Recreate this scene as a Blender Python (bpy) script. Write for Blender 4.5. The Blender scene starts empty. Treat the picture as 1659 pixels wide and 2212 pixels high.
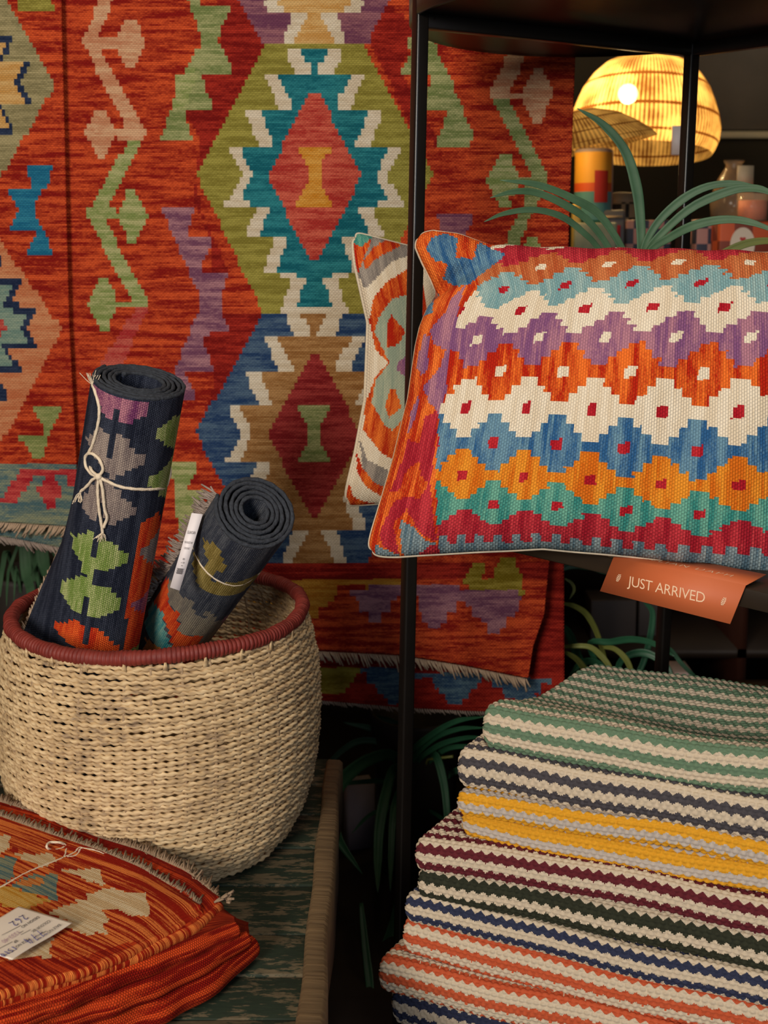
import bpy, math, random
import numpy as np
from mathutils import Vector
from mathutils.bvhtree import BVHTree

SC = bpy.context.scene
COL = SC.collection
R = math.radians
rng = np.random.default_rng(7)
random.seed(7)

# ------------------------------------------------------------------ camera
FPX, CX, CY = 2500.0, 829.5, 850.0
PITCH = math.atan(0.125)
EYE = np.array([0.0, 0.0, 1.35])
cd = bpy.data.cameras.new('camera')
cam = bpy.data.objects.new('camera', cd)
COL.objects.link(cam)
SC.camera = cam
cam.location = EYE
cam.rotation_euler = (R(90) - PITCH, 0, 0)
cd.sensor_fit = 'HORIZONTAL'
cd.sensor_width = 36
cd.lens = 36 * FPX / 1659
cd.shift_y = -(1106 - CY) / 1659
cd.dof.use_dof = True
cd.dof.focus_distance = 1.52
cd.dof.aperture_fstop = 8.5
cd.clip_start = 0.05

# ------------------------------------------------------------------ world, lights, exposure
w = bpy.data.worlds.new('world')
SC.world = w
w.use_nodes = True
w.node_tree.nodes['Background'].inputs[0].default_value = (0.75, 0.8, 1.0, 1)
w.node_tree.nodes['Background'].inputs[1].default_value = 0.06
SC.view_settings.view_transform = 'Standard'
SC.view_settings.look = 'None'
SC.view_settings.gamma = 1
SC.view_settings.use_curve_mapping = False
SC.view_settings.exposure = 0.06

def area(name, loc, target, size, power, color, sy=None):
    l = bpy.data.lights.new(name, 'AREA')
    l.energy = power; l.size = size; l.color = color
    if sy: l.shape = 'RECTANGLE'; l.size_y = sy
    o = bpy.data.objects.new(name, l); COL.objects.link(o)
    o.location = loc
    d = Vector(target) - Vector(loc)
    o.rotation_euler = d.to_track_quat('-Z', 'Y').to_euler()
    return o
area('shop_window_daylight', (-1.5, -2.0, 2.15), (0.1, 1.8, 0.9), 0.95, 118, (1.0, 0.9, 0.78), 1.1)
area('ceiling_panel', (0.3, 0.5, 3.0), (0.2, 1.7, 0.8), 0.7, 12, (1.0, 0.86, 0.68))
area('cool_front_fill', (1.1, -1.7, 1.75), (0.2, 1.7, 0.9), 0.45, 18, (0.72, 0.84, 1.0), 1.5)  # added cool light near the camera: post-edge highlights and frontal fill, no real doorway

# ------------------------------------------------------------------ photo measuring helpers
def ray(px, py):
    a = (px - CX) / FPX; b = (CY - py) / FPX
    c, s = math.cos(PITCH), math.sin(PITCH)
    return np.array([a, c + b * s, -s + b * c])
def P(px, py, Y):
    d = ray(px, py); return EYE + d * (Y / d[1])
def PZ(px, py, z):
    d = ray(px, py); return EYE + d * ((z - EYE[2]) / d[2])

# ------------------------------------------------------------------ colour
def lin(c):
    c = np.array(c, float) / 255
    return np.where(c <= 0.04045, c / 12.92, ((c + 0.055) / 1.055) ** 2.4)
GAIN = 1.0
PAL = {}
def pal(k, a, b): PAL[k] = (lin(a) * GAIN, lin(b) * GAIN)
pal('red', (142, 24, 18), (222, 88, 44)); pal('crim', (122, 18, 16), (178, 48, 34))
pal('orangered', (178, 44, 18), (236, 98, 34)); pal('olive', (134, 124, 50), (168, 158, 74))
pal('white', (212, 194, 166), (232, 218, 194)); pal('teal', (18, 98, 112), (50, 138, 146))
pal('rose', (176, 50, 44), (218, 104, 82)); pal('gold', (206, 132, 36), (226, 166, 76))
pal('purple', (112, 62, 88), (158, 104, 112)); pal('cgold', (204, 150, 80), (222, 180, 116))
pal('blue', (36, 62, 102), (84, 108, 132)); pal('tan', (150, 102, 54), (186, 140, 88))
pal('wine', (126, 26, 30), (170, 62, 58)); pal('green', (118, 132, 76), (174, 174, 120))
pal('ltan', (200, 134, 98), (224, 178, 138)); pal('sage', (124, 138, 78), (166, 168, 108))
pal('lgreen', (132, 148, 82), (186, 184, 128)); pal('pink', (176, 48, 48), (206, 100, 84))
pal('grolive', (136, 126, 88), (176, 162, 118)); pal('navy', (28, 40, 68), (52, 64, 90))
pal('peach', (196, 112, 72), (216, 148, 104)); pal('ltteal', (108, 138, 128), (146, 164, 144))
pal('blue2', (26, 104, 140), (50, 132, 160)); pal('slate', (82, 112, 118), (146, 152, 124))
pal('crimpink', (172, 34, 46), (212, 84, 78)); pal('ochre', (180, 112, 30), (206, 148, 56))
pal('mauve', (120, 72, 98), (180, 128, 136)); pal('steel', (42, 72, 108), (96, 124, 140))
pal('olivegold', (132, 112, 24), (176, 156, 64))
# cushion
pal('c_cream', (226, 208, 180), (240, 226, 202)); pal('c_lblue', (120, 160, 164), (160, 186, 182))
pal('c_purple', (130, 82, 124), (180, 124, 140)); pal('c_red', (182, 34, 14), (242, 116, 42))
pal('c_blue', (44, 92, 140), (110, 148, 168)); pal('c_orange', (214, 106, 22), (238, 150, 44))
pal('c_teal', (52, 132, 124), (110, 172, 150)); pal('c_crim', (156, 26, 42), (200, 58, 66))
pal('c_slate', (84, 110, 124), (146, 162, 164)); pal('c_brown', (180, 84, 44), (206, 122, 72))
pal('c_dot', (170, 22, 36), (196, 44, 52)); pal('c_side', (184, 44, 16), (244, 122, 48))
pal('c_grey', (128, 120, 114), (168, 156, 144)); pal('c_sage', (150, 164, 144), (180, 186, 160))
# rolls
pal('r_navy', (28, 33, 48), (58, 63, 78)); pal('r_purple', (112, 54, 96), (186, 124, 138))
pal('r_grey', (120, 106, 104), (162, 146, 136)); pal('r_green', (118, 142, 66), (184, 190, 128))
pal('r_red', (186, 38, 18), (234, 96, 40)); pal('r_slate', (50, 55, 68), (92, 95, 102))
pal('r_olive', (124, 106, 50), (166, 146, 84)); pal('r_warm', (112, 106, 98), (148, 138, 120))
pal('r_teal', (40, 134, 144), (124, 170, 158)); pal('r_orange', (204, 110, 46), (224, 152, 84))
# folded kilim
pal('f_base', (160, 28, 8), (244, 132, 62)); pal('f_red', (138, 20, 8), (212, 72, 28))
pal('f_cream', (218, 184, 136), (236, 212, 170)); pal('f_teal', (86, 116, 118), (148, 152, 124))
pal('f_gold', (206, 146, 50), (222, 176, 92)); pal('f_dark', (150, 26, 14), (176, 40, 18))

# ------------------------------------------------------------------ materials
def new_mat(name):
    m = bpy.data.materials.new(name); m.use_nodes = True
    nt = m.node_tree; b = nt.nodes['Principled BSDF']
    return m, nt, b
class N:
    def __init__(s, nt): s.nt = nt
    def n(s, t, **k):
        x = s.nt.nodes.new(t)
        for a, v in k.items(): setattr(x, a, v)
        return x
    def l(s, a, b): s.nt.links.new(a, b)
    def m(s, op, a, b=None, c=None):
        x = s.n('ShaderNodeMath', operation=op)
        for i, v in enumerate((a, b, c)):
            if v is None: continue
            if isinstance(v, (int, float)): x.inputs[i].default_value = v
            else: s.l(v, x.inputs[i])
        return x.outputs[0]
def plain(name, rgb, rough=0.6, metal=0.0, noise=0.08, scale=40, bump=0.0, spec=0.5, aniso=(1, 1, 1), rgb2=None):
    m, nt, b = new_mat(name); g = N(nt)
    tc = g.n('ShaderNodeTexCoord'); mp = g.n('ShaderNodeMapping'); mp.inputs['Scale'].default_value = aniso
    g.l(tc.outputs['Object'], mp.inputs[0])
    nz = g.n('ShaderNodeTexNoise'); nz.inputs['Scale'].default_value = scale; nz.inputs['Detail'].default_value = 4
    g.l(mp.outputs[0], nz.inputs['Vector'])
    c = lin(rgb); c2 = lin(rgb2) if rgb2 else None
    mx = g.n('ShaderNodeMix', data_type='RGBA')
    a = c * (1 - noise) if c2 is None else c
    bb = np.clip(c * (1 + noise), 0, 1) if c2 is None else c2
    mx.inputs[6].default_value = (*a, 1); mx.inputs[7].default_value = (*bb, 1)
    g.l(nz.outputs[0], mx.inputs[0]); g.l(mx.outputs[2], b.inputs['Base Color'])
    b.inputs['Roughness'].default_value = rough; b.inputs['Metallic'].default_value = metal
    b.inputs['Specular IOR Level'].default_value = spec
    if bump:
        bp = g.n('ShaderNodeBump'); bp.inputs['Strength'].default_value = bump; bp.inputs['Distance'].default_value = 0.002
        g.l(nz.outputs[0], bp.inputs['Height']); g.l(bp.outputs[0], b.inputs['Normal'])
    return m
def weave(name, wd=0.006, th=0.003, streak=6.0, fleck=0.45, bump=0.8, dist=0.0012, rowvar=0.3, contrast=1.6):
    """flat woven wool: u runs along the weft, v across it (metres); Col/Col2 are the two dye shades of each yarn"""
    m, nt, b = new_mat(name); g = N(nt)
    a1 = g.n('ShaderNodeAttribute', attribute_name='Col'); a2 = g.n('ShaderNodeAttribute', attribute_name='Col2')
    uv = g.n('ShaderNodeUVMap'); sp = g.n('ShaderNodeSeparateXYZ'); g.l(uv.outputs[0], sp.inputs[0])
    U, V = sp.outputs[0], sp.outputs[1]
    bq = g.m('DIVIDE', V, th); row = g.m('FLOOR', bq)
    aq = g.m('ADD', g.m('DIVIDE', U, wd), g.m('MULTIPLY', row, 0.5)); colq = g.m('FLOOR', aq)
    fa = g.m('FRACT', aq); fb = g.m('FRACT', bq)
    h = g.m('MULTIPLY', g.m('SINE', g.m('MULTIPLY', fa, math.pi)), g.m('SINE', g.m('MULTIPLY', fb, math.pi)))
    h = g.m('POWER', g.m('MAXIMUM', h, 0.0), 0.5)
    wn = g.n('ShaderNodeTexWhiteNoise', noise_dimensions='2D'); cb = g.n('ShaderNodeCombineXYZ')
    g.l(colq, cb.inputs[0]); g.l(row, cb.inputs[1]); g.l(cb.outputs[0], wn.inputs[0])
    c3 = g.n('ShaderNodeCombineXYZ'); g.l(g.m('MULTIPLY', U, streak), c3.inputs[0]); g.l(g.m('MULTIPLY', row, rowvar), c3.inputs[1])
    nz = g.n('ShaderNodeTexNoise', noise_dimensions='2D'); nz.inputs['Scale'].default_value = 1.0; nz.inputs['Detail'].default_value = 3.5
    nz.inputs['Roughness'].default_value = 0.75
    g.l(c3.outputs[0], nz.inputs['Vector'])
    s = g.m('MULTIPLY_ADD', g.m('SUBTRACT', nz.outputs[0], 0.5), 2.2 * contrast, 0.45)
    c4_ = g.n('ShaderNodeCombineXYZ'); g.l(g.m('MULTIPLY', U, 0.9 / wd), c4_.inputs[0]); g.l(g.m('MULTIPLY', V, 2.2 / th), c4_.inputs[1])
    nf = g.n('ShaderNodeTexNoise', noise_dimensions='2D'); nf.inputs['Scale'].default_value = 1.0; nf.inputs['Detail'].default_value = 2.0; g.l(c4_.outputs[0], nf.inputs['Vector'])
    s = g.m('ADD', s, g.m('MULTIPLY', g.m('SUBTRACT', nf.outputs[0], 0.5), fleck * 2.4))
    f = g.m('ADD', s, g.m('MULTIPLY', g.m('SUBTRACT', wn.outputs['Value'], 0.5), fleck * 0.35))
    f = g.m('MINIMUM', g.m('MAXIMUM', f, 0.0), 1.0)
    mx = g.n('ShaderNodeMix', data_type='RGBA'); g.l(f, mx.inputs[0]); g.l(a1.outputs[0], mx.inputs[6]); g.l(a2.outputs[0], mx.inputs[7])
    g.l(mx.outputs[2], b.inputs['Base Color'])
    b.inputs['Roughness'].default_value = 0.95; b.inputs['Specular IOR Level'].default_value = 0.15
    bp = g.n('ShaderNodeBump'); bp.inputs['Strength'].default_value = bump; bp.inputs['Distance'].default_value = dist
    g.l(h, bp.inputs['Height']); g.l(bp.outputs[0], b.inputs['Normal'])
    return m
M = {}
M['rug'] = weave('flatwoven_wool', 0.0062, 0.0033, 7, 0.65, 1.0, 0.002, 0.27, 1.9)
M['roll'] = weave('rolled_wool', 0.0036, 0.0027, 6, 0.55, 0.9, 0.0012, 0.18)
M['fold'] = weave('folded_wool', 0.0038, 0.0024, 3.2, 0.5, 1.0, 0.0014, 0.36, 4.2)
M['cush'] = weave('cushion_wool', 0.0046, 0.0032, 5, 0.5, 0.9, 0.0014, 0.20, 2.1)
M['fringe_beige'] = plain('fringe_beige', (178, 154, 130), 0.95, noise=0.3, scale=300)
M['fringe_grey'] = plain('fringe_grey', (150, 134, 124), 0.95, noise=0.3, scale=300)
M['fringe_taupe'] = plain('fringe_taupe', (146, 122, 98), 0.95, noise=0.35, scale=300)
M['black'] = plain('black_powder_coat', (22, 19, 17), 0.30, 0.0, 0.15, 60, spec=0.5)
M['tray'] = plain('dark_bronze_tray', (40, 32, 24), 0.35, 0.0, 0.15, 30)
M['string'] = plain('cotton_string', (226, 208, 182), 0.9, noise=0.12, scale=400, bump=0.5)
M['paper'] = plain('cream_paper', (236, 222, 204), 0.8, noise=0.03)
M['tag'] = plain('white_card', (236, 228, 230), 0.5, noise=0.02)
M['ink'] = plain('dark_ink', (50, 44, 52), 0.8); M['blueink'] = plain('blue_ink', (70, 70, 130), 0.8)
M['leaf'] = plain('leaf_green', (42, 76, 50), 0.6, noise=0.25, scale=30, rgb2=(78, 110, 78), aniso=(1, 1, 1))
M['leaf2'] = plain('leaf_dark', (28, 74, 54), 0.45, noise=0.25, scale=20, rgb2=(52, 104, 72))
M['leaf3'] = plain('leaf_olive', (96, 104, 44), 0.5, noise=0.25, scale=20, rgb2=(124, 128, 64))
M['pot'] = plain('dark_pot', (44, 38, 34), 0.6)

# ------------------------------------------------------------------ mesh helpers
def wloc(o):
    v = np.zeros(3)
    while o is not None: v += np.array(o.location); o = o.parent
    return v
def mk(name, V, F, mat, parent=None, loc=None, uv=None, cols=None, smooth=True):
    V = np.asarray(V, float).reshape(-1, 3)
    me = bpy.data.meshes.new(name)
    o = bpy.data.objects.new(name, me); COL.objects.link(o)
    if parent is not None:
        o.parent = parent; V = V - wloc(parent)
    elif loc is not None:
        o.location = loc; V = V - np.array(loc)
    if isinstance(F, np.ndarray):
        n = len(F); k = F.shape[1]
        me.vertices.add(len(V)); me.vertices.foreach_set('co', V.astype(np.float32).ravel())
        me.loops.add(n * k); me.loops.foreach_set('vertex_index', F.astype(np.int32).ravel())
        me.polygons.add(n); me.polygons.foreach_set('loop_start', (np.arange(n) * k).astype(np.int32))
        me.update(calc_edges=True)
        if uv is not None:
            l = me.uv_layers.new(name='UVMap'); l.data.foreach_set('uv', np.asarray(uv).reshape(-1, 2)[F.ravel()].astype(np.float32).ravel())
    else:
        me.from_pydata([tuple(v) for v in V], [], [tuple(int(i) for i in f) for f in F]); me.update()
        if uv is not None:
            l = me.uv_layers.new(name='UVMap')
            l.data.foreach_set('uv', np.array([uv[i] for f in F for i in f], np.float32).ravel())
    if cols is not None:
        for i, nm in enumerate(('Col', 'Col2')):
            a = me.attributes.new(nm, 'FLOAT_VECTOR', 'FACE'); a.data.foreach_set('vector', np.asarray(cols[i], np.float32).ravel())
    if smooth: me.polygons.foreach_set('use_smooth', np.ones(len(me.polygons), bool))
    me.materials.append(mat)
    return o
def cat(parts):
    Vs, Fs, n = [], [], 0
    for V, F in parts:
        V = np.asarray(V, float).reshape(-1, 3); Vs.append(V); Fs.append(np.asarray(F) + n); n += len(V)
    return np.vstack(Vs), np.vstack(Fs)
def gridF(nr, nc, closeu=False, closev=False):
    r = np.arange(nr if closev else nr - 1); c = np.arange(nc if closeu else nc - 1)
    Rr, Cc = np.meshgrid(r, c, indexing='ij')
    R1 = (Rr + 1) % nr; C1 = (Cc + 1) % nc
    return np.stack([Rr * nc + Cc, Rr * nc + C1, R1 * nc + C1, R1 * nc + Cc], -1).reshape(-1, 4)
def sweep(pts, rad, sides=8, closed=False, lobes=0, pitch=0.02, lobe_amp=0.3, flat=1.0, caps=True):
    p = np.asarray(pts, float); n = len(p)
    t = np.roll(p, -1, 0) - np.roll(p, 1, 0)
    if not closed: t[0] = p[1] - p[0]; t[-1] = p[-1] - p[-2]
    t /= np.linalg.norm(t, axis=1)[:, None] + 1e-12
    ref = np.array([0, 0, 1.0]) if abs(t[0][2]) < 0.9 else np.array([1.0, 0, 0])
    nn = np.empty_like(p); v = np.cross(t[0], ref); v /= np.linalg.norm(v)
    for i in range(n):
        v = v - t[i] * v.dot(t[i]); v /= np.linalg.norm(v) + 1e-12; nn[i] = v
    bb = np.cross(t, nn)
    rad = np.broadcast_to(np.asarray(rad, float), (n,))
    ang = np.linspace(0, 2 * math.pi, sides, endpoint=False)
    if lobes:
        s = np.concatenate([[0], np.cumsum(np.linalg.norm(np.diff(p, axis=0), axis=1))])
        ph = s / pitch * 2 * math.pi
        rr = rad[:, None] * (1 + lobe_amp * np.cos(lobes * (ang[None] - ph[:, None] / lobes)))
    else: rr = np.repeat(rad[:, None], sides, 1)
    V = p[:, None] + nn[:, None] * (rr * np.cos(ang))[..., None] + bb[:, None] * (rr * np.sin(ang) * flat)[..., None]
    F = gridF(n, sides, closeu=True, closev=closed)
    V = V.reshape(-1, 3)
    if caps and not closed:
        k = len(V); V = np.vstack([V, p[0], p[-1]])
        a = np.arange(sides); b = (a + 1) % sides
        F = np.vstack([F, np.stack([b, a, np.full(sides, k), np.full(sides, k)], 1), np.stack([a + (n - 1) * sides, b + (n - 1) * sides, np.full(sides, k + 1), np.full(sides, k + 1)], 1)])
        # fan caps as tiny quads: nudge a second centre vertex to keep them valid
        V = np.vstack([V, p[0] - t[0] * 1e-6, p[-1] + t[-1] * 1e-6])
        F[-2 * sides:-sides, 3] = k + 2; F[-sides:, 3] = k + 3
    return V, F
def spline(pts, n=24):
    p = np.asarray(pts, float); m = len(p)
    if m < 3: return np.array([p[0] + (p[-1] - p[0]) * k for k in np.linspace(0, 1, n)])
    q = np.vstack([2 * p[0] - p[1], p, 2 * p[-1] - p[-2]]); out = []
    for u in np.linspace(0, m - 1 - 1e-9, n):
        i = int(u); f = u - i; a, b, c, d = q[i], q[i + 1], q[i + 2], q[i + 3]
        out.append(0.5 * ((2 * b) + (-a + c) * f + (2 * a - 5 * b + 4 * c - d) * f * f + (-a + 3 * b - 3 * c + d) * f ** 3))
    return np.array(out)
BOXF = np.array([[0, 3, 2, 1], [4, 5, 6, 7], [0, 1, 5, 4], [1, 2, 6, 5], [2, 3, 7, 6], [3, 0, 4, 7]])
def box(c, s, rz=0.0, rot=None):
    x, y, z = np.array(s) / 2
    v = np.array([[-x, -y, -z], [x, -y, -z], [x, y, -z], [-x, y, -z], [-x, -y, z], [x, -y, z], [x, y, z], [-x, y, z]])
    ca, sa = math.cos(rz), math.sin(rz)
    v = v @ np.array([[ca, sa, 0], [-sa, ca, 0], [0, 0, 1]])
    if rot is not None: v = v @ rot.T
    return v + np.array(c), BOXF.copy()
def beam(a, b, wd, hd, up=(0, 0, 1), side=None):
    a = np.array(a, float); b = np.array(b, float); d = b - a; L = np.linalg.norm(d); d /= L
    s = np.cross(d, np.array(up, float)) if side is None else np.array(side, float)
    s -= d * s.dot(d); s /= np.linalg.norm(s); u = np.cross(s, d)
    rot = np.stack([s, d, u], 1)
    v, f = box((0, 0, 0), (wd, L, hd)); return v @ rot.T + (a + b) / 2, f
def bevel(o, wdt=0.002, seg=2):
    m = o.modifiers.new('bevel', 'BEVEL'); m.width = wdt; m.segments = seg; m.limit_method = 'ANGLE'
    return o
def lathe(prof, c, n=48, tilt=None):
    prof = np.array(prof, float); a = np.linspace(0, 2 * math.pi, n, endpoint=False)
    V = np.stack([prof[:, None, 0] * np.cos(a), prof[:, None, 0] * np.sin(a), np.repeat(prof[:, 1:2], n, 1)], -1)
    V = V.reshape(-1, 3)
    if tilt is not None: V = V @ tilt.T
    return V + np.array(c), gridF(len(prof), n, closeu=True)
def rotm(ax, ang):
    from mathutils import Matrix
    return np.array(Matrix.Rotation(ang, 3, ax))
def tag(o, label=None, cat_=None, group=None, kind=None):
    if label: o['label'] = label
    if cat_: o['category'] = cat_
    if group: o['group'] = group
    if kind: o['kind'] = kind
    return o
def empty(name, loc, label, cat_, group=None):
    o = bpy.data.objects.new(name, None); COL.objects.link(o); o.location = loc; o.empty_display_size = 0.05
    return tag(o, label, cat_, group)
def solid(o, t, off=-1):
    m = o.modifiers.new('solid', 'SOLIDIFY'); m.thickness = t; m.offset = off; return o

def pip(poly, X, Y):
    poly = np.asarray(poly, float); inside = np.zeros(X.shape, bool)
    x0, y0 = poly.min(0); x1, y1 = poly.max(0)
    bb = (X >= x0) & (X <= x1) & (Y >= y0) & (Y <= y1)
    xs, ys = X[bb], Y[bb]; r = np.zeros(xs.shape, bool); n = len(poly); j = n - 1
    for i in range(n):
        xi, yi = poly[i]; xj, yj = poly[j]
        if yi != yj:
            c = ((yi > ys) != (yj > ys)) & (xs < (xj - xi) * (ys - yi) / (yj - yi) + xi); r ^= c
        j = i
    inside[bb] = r; return inside
def paint(base, polys, X, Y):
    keys = [base]; idx = np.zeros(X.shape, int)
    for k, pts in polys:
        if k not in keys: keys.append(k)
        idx[pip(pts, X, Y)] = keys.index(k)
    return keys, idx
def tocols(keys, idx):
    a = np.array([PAL[k][0] for k in keys]); b = np.array([PAL[k][1] for k in keys])
    return a[idx.ravel()], b[idx.ravel()]
class Unproj:
    """finds which spot (s,t) of a measured cloth surface a photo pixel shows"""
    def __init__(s, V, S, T):
        s.V = V; s.nr, s.nc = V.shape[:2]; s.S = S; s.T = T
        F = gridF(s.nr, s.nc); s.bvh = BVHTree.FromPolygons([Vector(v) for v in V.reshape(-1, 3)], [list(map(int, f)) for f in F])
    def __call__(s, px, py):
        d = ray(px, py); d = d / np.linalg.norm(d)
        h = s.bvh.ray_cast(Vector(EYE), Vector(d))
        if h[0] is None:
            v = s.V.reshape(-1, 3) - EYE; t = v @ d; dist = np.linalg.norm(v - t[:, None] * d, axis=1)
            dist = dist + 0.02 * (t - t.min()); k = int(dist.argmin()); return s.S.ravel()[k], s.T.ravel()[k]
        f = h[2]; r, c = divmod(f, s.nc - 1); p = np.array(h[0])
        a = s.V[r, c]; e1 = s.V[r, c + 1] - a; e2 = s.V[r + 1, c] - a
        A = np.stack([e1, e2], 1); sol = np.linalg.lstsq(A, p - a, rcond=None)[0]; u, v = np.clip(sol, 0, 1)
        return (s.S[r, c] + u * (s.S[r, c + 1] - s.S[r, c]), s.T[r, c] + v * (s.T[r + 1, c] - s.T[r, c]))
    def hit(s, px, py, off=0.0):
        d = ray(px, py); d = d / np.linalg.norm(d)
        h = s.bvh.ray_cast(Vector(EYE), Vector(d))
        if h[0] is None:
            v = s.V.reshape(-1, 3) - EYE; t = v @ d; dist = np.linalg.norm(v - t[:, None] * d, axis=1) + 0.02 * (t - t.min())
            return s.V.reshape(-1, 3)[int(dist.argmin())] - d * off
        return np.array(h[0]) - d * off
def cc(pts, sc, ox=0, oy=0): return [(x / sc + ox, y / sc + oy) for x, y in pts]

# ================================================================== structure
RW = plain('wall_plaster_dark', (58, 46, 22), 0.9, noise=0.15, scale=3)
def struct(name, V, F, mat):
    o = mk(name, V, F, mat, smooth=False); o['kind'] = 'structure'; return o
struct('floor', *box((0, 1.3, -0.02), (5.6, 6.8, 0.04)), plain('floor_boards', (40, 30, 22), 0.7, noise=0.4, scale=2, aniso=(1, 12, 1)))
struct('wall_back', *box((0, 4.74, 1.6), (5.6, 0.1, 3.24)), RW)
struct('wall_right', *box((2.85, 1.3, 1.6), (0.1, 6.8, 3.24)), RW)
struct('wall_left', *box((-2.85, 1.3, 1.6), (0.1, 6.8, 3.24)), RW)
struct('ceiling', *box((0, 1.3, 3.24), (5.8, 6.9, 0.06)), plain('ceiling_paint', (120, 110, 96), 0.9))
struct('trim_1', *box((0.6, 4.66, P(1600, 292, 4.66)[2]), (4.2, 0.05, 0.026)), plain('cream_rail', (226, 200, 150), 0.6))

# ================================================================== hanging kilims
MC = 1252.0
def med(c_pts): return [(x / 1.843, y / 1.843) for x, y in c_pts]
HEX = [(1055, 184), (780, 690), (1045, 1240)]
WO = [(1140, 186), (1150, 235), (1180, 290), (1055, 295), (1110, 430), (975, 434), (1030, 577), (905, 577), (968, 700), (895, 815), (1025, 820), (975, 945), (1095, 955), (1045, 1090), (1165, 1100), (1120, 1238)]
TI = [(1195, 195), (1240, 270), (1240, 298), (1105, 300), (1165, 400), (1165, 435), (1035, 437), (1090, 582), (955, 582), (1005, 700), (955, 808), (1080, 822), (1030, 945), (1145, 955), (1095, 1088), (1228, 1100), (1170, 1230)]
DI = [(1236, 365), (1065, 700), (1236, 1040)]
HG = [(1180, 580), (1226, 660), (1226, 730), (1175, 828)]
def medallion(y0, h, outer, white, inner, diam, hour, cx=679.0):
    out = []
    for k, half in ((outer, HEX), (white, WO), (inner, TI), (diam, DI), (hour, HG)):
        L = [((x - MC) / 1.843, (y / 1.843 - 100) * h / 572 + y0) for x, y in half]
        out.append((k, [(cx + x, y) for x, y in L] + [(cx - x, y) for x, y in reversed(L)]))
    return out
polys = []
polys += medallion(-468, 568, 'purple', 'white', 'cgold', 'teal', 'gold')
polys += medallion(101, 571, 'olive', 'white', 'teal', 'rose', 'gold')
polys += medallion(673, 543, 'blue', 'white', 'tan', 'wine', 'green')
C1 = lambda p: cc(p, 1.843)
C2 = lambda p: cc(p, 1.843, 0, 600)
C3 = lambda p: cc(p, 1.931, 800, 0)
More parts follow.
